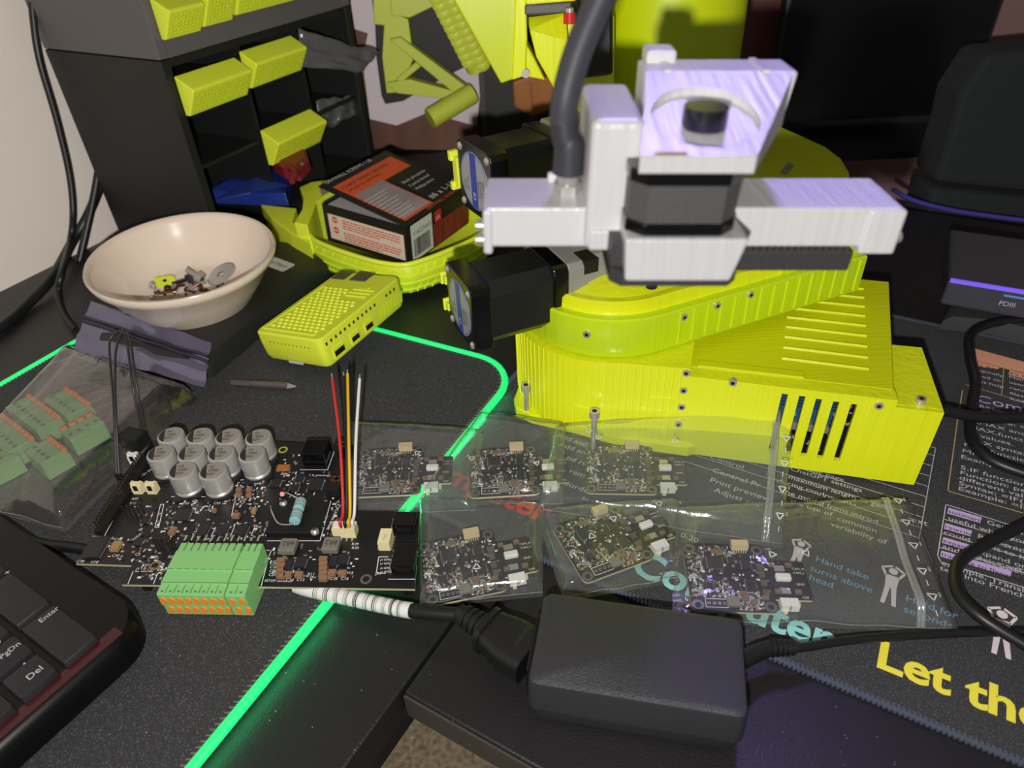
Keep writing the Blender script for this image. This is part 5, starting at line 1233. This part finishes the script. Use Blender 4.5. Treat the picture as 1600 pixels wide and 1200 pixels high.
for i in range(16):
    x = a.x+(b.x-a.x)*i/15; m.loft([[(x-.0011, y, a.z), (x+.0011, y, a.z), (x+.0004, y, a.z+.0020), (x-.0004, y, a.z+.0020)] for y in (.010, .022)], M=GF)
tag(m.build('rack_tooth', mat('rack black', (62, 60, 62), .55), rk), kind='stuff')
# left post, lower bracket, underplate
a, b = G(926, 188, .0), G(988, 392, .0); m = MB(); m.box(a.x, 0, b.z, b.x, .038, a.z, GF); rb(m, 'gripper_post', WHITE, bevel=.0022, seg=3)
gbox('gripper_shoulder', 922, 360, 982, 392, -.001, .02, WHITE)
a, b = G(978, 374, -.014), G(1152, 440, -.014); m = MB(); ww = b.x-a.x
m.loft([[(a.x+.001, -.014, b.z), (b.x-.002, -.014, b.z), (b.x-.002, .02, b.z), (a.x+.001, .02, b.z)], [(a.x, -.014, a.z), (b.x+.001, -.014, a.z), (b.x+.001, .02, a.z), (a.x, .02, a.z)]], M=GF); rb(m, 'lower_bracket', WHITE, bevel=.0008)
a, b = G(958, 388, -.012), G(1152, 447, -.0125); m = MB(); m.prism([(a.x, -.009), (a.x+.003, -.0125), (b.x-.003, -.0125), (b.x, -.009), (b.x, .022), (a.x, .022)], b.z, b.z+.0045, GF); m.box(a.x, -.009, b.z, a.x+.0035, .022, a.z, GF); rb(m, 'underplate', mat('underplate grey', (64, 62, 66), .5, bump=.3, bscale=900))
# motor of the gripper: octagonal, end caps black, can grey
am, bmv = G(986, 300, -.012), G(1166, 300, -.012); cx = (am.x+bmv.x)/2; hw = (bmv.x-am.x)/2; cy = -.012+hw; ch = hw*.30
def octo(k): return [(cx+x*k, cy+y*k) for x, y in ((-hw+ch, -hw), (hw-ch, -hw), (hw, -hw+ch), (hw, hw-ch), (hw-ch, hw), (-hw+ch, hw), (-hw, hw-ch), (-hw, -hw+ch))]
zz = [G(1078, y, -.012).z for y in (372, 351, 292, 271)]
m = MB(); m.prism(octo(.97), zz[1], zz[2], GF); gm = rb(m, 'gripper_motor', mat('motor grey', (92, 90, 90), .55, .2, bump=.3, bscale=1500))
for z0, z1 in ((zz[0], zz[1]), (zz[2], zz[3])): m = MB(); m.prism(octo(1), z0, z1, GF); m.build('end_cap', BLKG, gm, bevel=.0004)
# upper mount: tapering plate with a round recess and a steel shaft, flange at the back
zf1, zf0 = G(1090, 243, -.012).z, G(1090, 271, -.012).z
fl_, fr_ = G(1000, 250, -.012).x, G(1182, 250, -.012).x
yb_ = .028; bl_, br_ = G(1006, 150, yb_).x, G(1232, 150, yb_).x
outl = [(fl_, -.012), (fr_, -.012), (br_, yb_), (bl_, yb_)]
hc = GFi @ onp(1102, 181, GF @ Vector((0, -.012, zf1)), (gz-gy*.26).normalized()); hr = .0145; N = 32
angs = sorted([2*math.pi*i/28 for i in range(28)]+[math.atan2(y-hc.y, x-hc.x) % (2*math.pi) for x, y in outl]); N = len(angs)
hole = [(hc.x+hr*math.cos(a), hc.y+hr*math.sin(a)) for a in angs]
def outer_at(i):
    d = Vector((math.cos(angs[i]), math.sin(angs[i]))); best = None
    for k in range(4):
        p, q = Vector(outl[k]), Vector(outl[(k+1) % 4]); e = q-p; w_ = p-Vector((hc.x, hc.y)); den = d.x*e.y-d.y*e.x
        if abs(den) < 1e-9: continue
        t = (w_.x*e.y-w_.y*e.x)/den; s = (w_.x*d.y-w_.y*d.x)/den
        if t > 0 and -1e-6 <= s <= 1+1e-6 and (best is None or t < best): best = t
    return (hc.x+d.x*best, hc.y+d.y*best)
O_ = [outer_at(i) for i in range(N)]
zs_ = lambda y: zf1+(y+.012)*.26
m = MB(); vs = [(x, y, zs_(y)) for x, y in O_]+[(x, y, zs_(y)) for x, y in hole]+[(x, y, zs_(y)-.0022) for x, y in hole]+[(x, y, zf0) for x, y in O_]
fs = []
for i in range(N):
    j = (i+1) % N; fs += [(i, j, N+j, N+i), (N+i, N+j, 2*N+j, 2*N+i), (3*N+i, 3*N+j, j, i)]
fs += [list(range(2*N, 3*N)), list(range(3*N, 4*N))[::-1]]
m.add(vs, fs, M=GF); mu_ = rb(m, 'motor_mount', WHITE)
m = MB(); m.cyl((hc.x, hc.y, zs_(hc.y)-.003), (hc.x, hc.y, zs_(hc.y)+.0026), .0060, n=28, M=GF); m.build('shaft', mat('shaft steel', (92, 92, 96), .22, 1), mu_, smooth=40)
m = MB(); q = G(1048, 241, -.0115); m.box(q.x-.004, -.0118, zf1-.0002, q.x+.004, -.0095, zf1+.0004, GF); m.build('brass_pin', mat('brass', (190, 160, 80), .3, 1), mu_)
zt0 = G(1120, 112, yb_).z; tl_, tr_ = G(1010, 100, yb_).x, G(1252, 100, yb_).x
m = MB(); m.loft([[(bl_, y, zf0), (br_, y, zf0), (tr_, y, zt0), (tl_, y, zt0)] for y in (yb_, yb_+.016)], M=GF); rb(m, 'mount_flange', WHITE, bevel=.001)
q = G(1030, 75, yb_+.016); m = MB(); m.box(q.x-.0045, yb_+.010, zt0-.001, q.x+.0045, yb_+.020, zt0+.0035, GF); rb(m, 'flange_lug', WHITE, bevel=.001)
for x in (1045, 1198): q = G(x, 105, yb_); m = MB(); m.box(q.x-.0010, yb_-.0006, zt0-.007, q.x+.0010, yb_+.015, zt0+.0006, GF); rb(m, 'flange_rib', WHITE)
m = MB(); m.tube([GF @ G(1112, 165, yb_+.014), aty(1108, 170, .32), aty(1102, 172, .40), aty(1090, 175, .49)], .012, 14, 4); rb(m, 'wrist_link', LIMEO, smooth=60)
# cable socket and cable on the left half of the rail
cy_ = .016; q = G(886, 300, cy_); rt_ = G(900, 325, .004).z
m = MB(); m.cyl((q.x, cy_, rt_), (q.x, cy_, rt_+.0030), .0042, n=6, M=GF); m.cyl((q.x, cy_, rt_+.003), (q.x, cy_, rt_+.0075), .0034, n=16, M=GF); so = rb(m, 'cable_nut', STEEL, smooth=40)
gbox('socket_tab', 856, 272, 922, 300, .024, .003, WHITE)
zz1 = rt_+.0060
m = MB(); Pc = [GF @ Vector((q.x, cy_, zz1)), GF @ Vector((q.x, cy_, zz1+.008)), GF @ (G(884, 215, cy_)), GF @ G(880, 180, cy_)]
m.tube(Pc, lambda k: .0047-.0008*k, 14, sm=4); rb(m, 'cable_plug', mat('plug slate', (56, 56, 64), .5), smooth=60)
m = MB(); m.tube([GF @ G(880, 190, cy_), GF @ G(884, 150, cy_), GF @ G(900, 90, cy_+.002), GF @ G(926, 25, cy_+.004), GF @ G(965, -60, cy_+.006)], .0040, 12); rb(m, 'gripper_cable', mat('cable slate', (66, 66, 74), .5), smooth=60)
# ------------------------------------------------------------------ framed panel with lime bracket behind
YB2 = .90
def FB(x, y): return aty(x, y, YB2)
fbp = FB(600, 240)
fb = thing('framed_panel', 'brown wooden panel with a white frame and black centre behind the organiser', 'panel', (fbp.x, YB2, fbp.z))
def flatpoly(name, px, Y, dpt, mt, par, off, bevel=0):
    P = [aty(x, y, Y) for x, y in px]; m = MB(); m.loft([P, [p+Vector((0, dpt, 0)) for p in P]]); o = m.build(name, mt, par, bevel=bevel); o.location = -off; return o
fo_ = Vector((fbp.x, YB2, fbp.z))
flatpoly('backboard', [(515, -80), (900, -80), (900, 238), (562, 232), (548, 120)], YB2+.012, .016, WOOD, fb, fo_)
MAUVW = mat('dim white board', (198, 184, 190), .6)
ringo = [(536, -80), (548, 0), (553, 45), (575, 52), (566, 92), (578, 186), (620, 196), (668, 176), (745, 197), (752, 128), (752, -80)]
flatpoly('white_frame', ringo, YB2+.004, .008, MAUVW, fb, fo_)
flatpoly('black_centre', [(572, -80), (586, 40), (588, 90), (596, 150), (602, 163), (630, 158), (700, 118), (752, 92), (752, -80)], YB2-.001, .0045, BLKM, fb, fo_, .0008)
br = thing('bracket', 'lime triangulated plastic bracket fixed on the black panel centre', 'bracket', (fbp.x, YB2-.001, fbp.z)); bo = Vector((fbp.x, YB2-.001, fbp.z))
LB = mat('bracket lime', (182, 192, 62), .45)
def bar(name, px, y0, dpt): return flatpoly(name, px, YB2-y0, dpt, LB, br, bo, .001)
bar('spine', [(582, -40), (610, -40), (612, 20), (638, 30), (642, 60), (645, 95), (620, 145), (604, 146), (597, 90), (600, 40), (584, 38)], .028, .026)
bar('brace', [(608, 62), (625, 58), (732, 138), (712, 148)], .036, .016)
bar('brace', [(618, 124), (626, 130), (658, 104), (650, 97)], .034, .012)
bar('brace', [(604, 130), (640, 124), (720, 146), (708, 156), (620, 146)], .036, .016)
a, b = aty(672, 186, YB2-.075), aty(738, 146, YB2-.050); m = MB(); m.tube([a-bo, b-bo], .0115, 16, sm=0); o = m.build('rest_bar', LB, br, smooth=50)
bar('top_block', [(606, -40), (690, -40), (686, 6), (640, 28), (612, 24)], .03, .028)
hx = thing('scaled_strip', 'lime strip of overlapping scales hanging beside the shoulder link', 'strip', aty(720, 40, .70)); ho = aty(720, 40, .70)
a, b = aty(676, -40, .70), aty(748, 105, .72); d = b-a; m = MB(); m.tube([a-ho, b-ho], .012, 10, sm=0); m.build('core', LB, hx, smooth=60)
for i in range(13):
    for j in range(2):
        p = a+d*((i+.5*j)/13) - ho + Vector((-.006+j*.011, -.0105, .003)); m = MB(); m.lathe([(.0, .006), (.005, .004), (.0078, 0), (.005, -.004), (0, -.006)][1:-1], 10, M=Matrix.Translation(p) @ Matrix.Rotation(1.2, 4, 'X')); m.build('scale', LB, hx, smooth=60)
# amber block and black cabinet behind the upper motor
AMB = mat('amber plastic', (140, 84, 28), .4, var=.2, bscale=30)
ab = thing('amber_block', 'amber brown block standing behind the upper motor', 'block', aty(835, 185, .80)); ao = aty(835, 185, .80)
P = [aty(x, y, .80)-ao for x, y in ((800, 128), (830, 118), (872, 122), (874, 168), (832, 184), (802, 168))]; m = MB(); m.loft([P, [p+Vector((.01, .045, 0)) for p in P]]); m.build('body', AMB, ab, bevel=.003)
m = MB(); P = [aty(x, y, .797)-ao for x, y in ((828, 130), (830, 130), (834, 180), (832, 181))]; m.loft([P, [p+Vector((0, .004, 0)) for p in P]]); m.build('edge_seam', mat('amber dark', (110, 64, 24), .4), ab)
bcx = aty(775, 200, .84)
bc_ = thing('black_cabinet', 'matt black upright cabinet edge between the brown panel and amber block', 'cabinet', (bcx.x, .84, 0))
a, b = aty(748, 80, .84), aty(806, 200, .84); m = MB(); m.box(a.x-bcx.x, 0, 0, b.x-bcx.x+.10, .04, .42); m.build('side_panel', BLKM, bc_, bevel=.002)
m = MB(); m.box(a.x-bcx.x-.002, -.002, 0, a.x-bcx.x+.004, 0, .42); m.build('trim_strip', mat('cabinet trim', (44, 40, 40), .5), bc_)
# large dark monitor behind the robot, dark panel, violet-edged device
MY = .86
a, b = aty(1212, 100, MY), aty(1542, 86, MY)
mo_ = thing('monitor', 'large black monitor seen from behind the robot arm on its stand', 'monitor', ((a.x+b.x)/2, MY, 0)); cxm = (a.x+b.x)/2
hw_ = (b.x-a.x)/2; zl = max(.014, aty(1400, 290, MY).z)
m = MB(); m.prism([(-hw_, 0), (hw_, 0), (hw_, .02), (-hw_, .02)], zl, .75); m.build('screen_shell', mat('monitor black', (20, 21, 25), .5, bump=.1, bscale=300), mo_, bevel=.004)
m = MB(); m.box(-hw_+.006, -.0012, zl+.012, hw_-.006, 0, .74); m.build('screen', mat('screen glass', (10, 11, 14), .25), mo_)
m = MB(); m.box(-.03, .02, .004, .03, .035, zl+.10); m.build('stand_post', BLKM, mo_, bevel=.002)
m = MB(); m.prism(rrect(-.12, -.06, .12, .10, .02, 4), -.0035, .004); m.build('stand_foot', BLKM, mo_)
SL = mat('slate fabric', (24, 29, 32), .9, bump=.5, bscale=900)
PY = .70
sp = aty(1500, 390, PY)
pn = thing('upholstered_panel', 'slate grey upholstered panel standing at the right behind the violet device', 'panel', (sp.x, PY, sp.z)); so_ = Vector((sp.x, PY, sp.z))
flatpoly('upper_cushion', [(1545, 86), (1700, 70), (1700, 310), (1462, 285), (1490, 200), (1502, 150)], PY, .05, SL, pn, so_, .006)
flatpoly('lower_cushion', [(1458, 294), (1700, 318), (1700, 395), (1584, 388), (1500, 388), (1436, 380)], PY, .05, SL, pn, so_, .006)
flatpoly('leg', [(1500, 380), (1560, 384), (1560, 640), (1500, 640)], PY+.01, .03, BLKM, pn, so_)
cable('lead', 'thin violet lead drooping in front of the slate panel', [aty(1395, 296, .66), aty(1425, 312, .66), aty(1480, 327, .66), aty(1545, 337, .66), aty(1620, 346, .66), aty(1720, 352, .66)], .0022)
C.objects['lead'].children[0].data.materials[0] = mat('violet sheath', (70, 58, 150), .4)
# violet-edged slim device
dvz = .050
A0, A1 = at(1484, 433, dvz), at(1700, 468, dvz)
dd = (A1-A0); dl = dd.length; dd.normalize(); dn_ = Vector((-dd.y, dd.x, 0))
dv = thing('docking_station', 'slim dark device with a painted violet reflection on its edge at the right photo border', 'docking station', M=basis(Vector((A0.x, A0.y, .012)), dd, dn_, UPV))
m = MB(); m.box(0, 0, .016, dl, .09, .036); m.build('body', mat('device charcoal', (62, 62, 70), .35), dv, bevel=.002)
m = MB(); m.box(.001, -.0007, .0345, dl, .001, .0372); m.build('edge_glow', mat('violet painted reflection', (112, 84, 220), .4, emit=.55), dv)  # violet reflection along the edge, painted as a glowing strip
m = MB()
for i in range(2): m = MB(); m.box(.02+i*(dl-.05), .06, -.012, .03+i*(dl-.05), .085, .016); m.build('foot', BLKM, dv)
q = dv.matrix_basis.inverted() @ onp(1560, 474, A0, dn_)
text('port_print', 'PDIII', .0050, mat('port ink', (170, 168, 176), .5), dv, Matrix.Translation((q.x, -.0003, q.z-.001)) @ Matrix.Rotation(math.radians(90), 4, 'X'))
m = MB(); m.box(q.x+.001, -.0004, q.z+.006, q.x+.017, 0, q.z+.0075); m.build('port_line', mat('port blue', (90, 140, 190), .5), dv)
# dark soft pad under the device
P = [at(x, y, .0) for x, y in ((1466, 514), (1478, 484), (1510, 474), (1700, 520), (1700, 560), (1545, 522))]
pdv = sum(P, Vector())/len(P); pd_ = thing('soft_pad', 'dark grey soft pad lying under the violet-edged device', 'pad', pdv); m = MB(); m.loft([[p-pdv for p in P], [(p-pdv)*.97+UPV*.007 for p in P], [(p-pdv)*.85+UPV*.011 for p in P]]); m.build('cushion', mat('pad grey', (50, 50, 52), .8), pd_, smooth=60)
# crumbs and lint scattered on the black surfaces
m = MB(); R = random.Random(21); CR = mat('crumb', (170, 166, 150), .8)
for i in range(70):
    x, y = R.choice(((R.uniform(560, 820), R.uniform(520, 660)), (R.uniform(240, 620), R.uniform(600, 680)), (R.uniform(480, 800), R.uniform(960, 1180)), (R.uniform(1180, 1400), R.uniform(1060, 1200)), (R.uniform(150, 500), R.uniform(960, 1190))))
    p = at(x, y, dz if y > 960 and x > 480 else 0); s = R.uniform(.00012, .00035); m.lathe([(s, 0), (s*.7, s)], 5, M=Matrix.Translation(p))
tag(m.build('crumbs', CR), 'pale crumbs and lint scattered over the black desk and mats', 'crumbs', kind='stuff')
# lettering becomes ordinary mesh
bpy.context.view_layer.update()
dg = bpy.context.evaluated_depsgraph_get(); cache = {}
for o in [o for o in C.objects if o.type == 'FONT']:
    k = (o.data.body, round(o.data.size, 6), o.data.align_x, round(o.data.shear, 3), o.data.materials[0].name)
    if k not in cache: cache[k] = bpy.data.meshes.new_from_object(o.evaluated_get(dg))
    n = bpy.data.objects.new(o.name.split('.')[0], cache[k]); C.objects.link(n); n.parent = o.parent; n.matrix_local = o.matrix_local.copy()
    bpy.data.objects.remove(o)
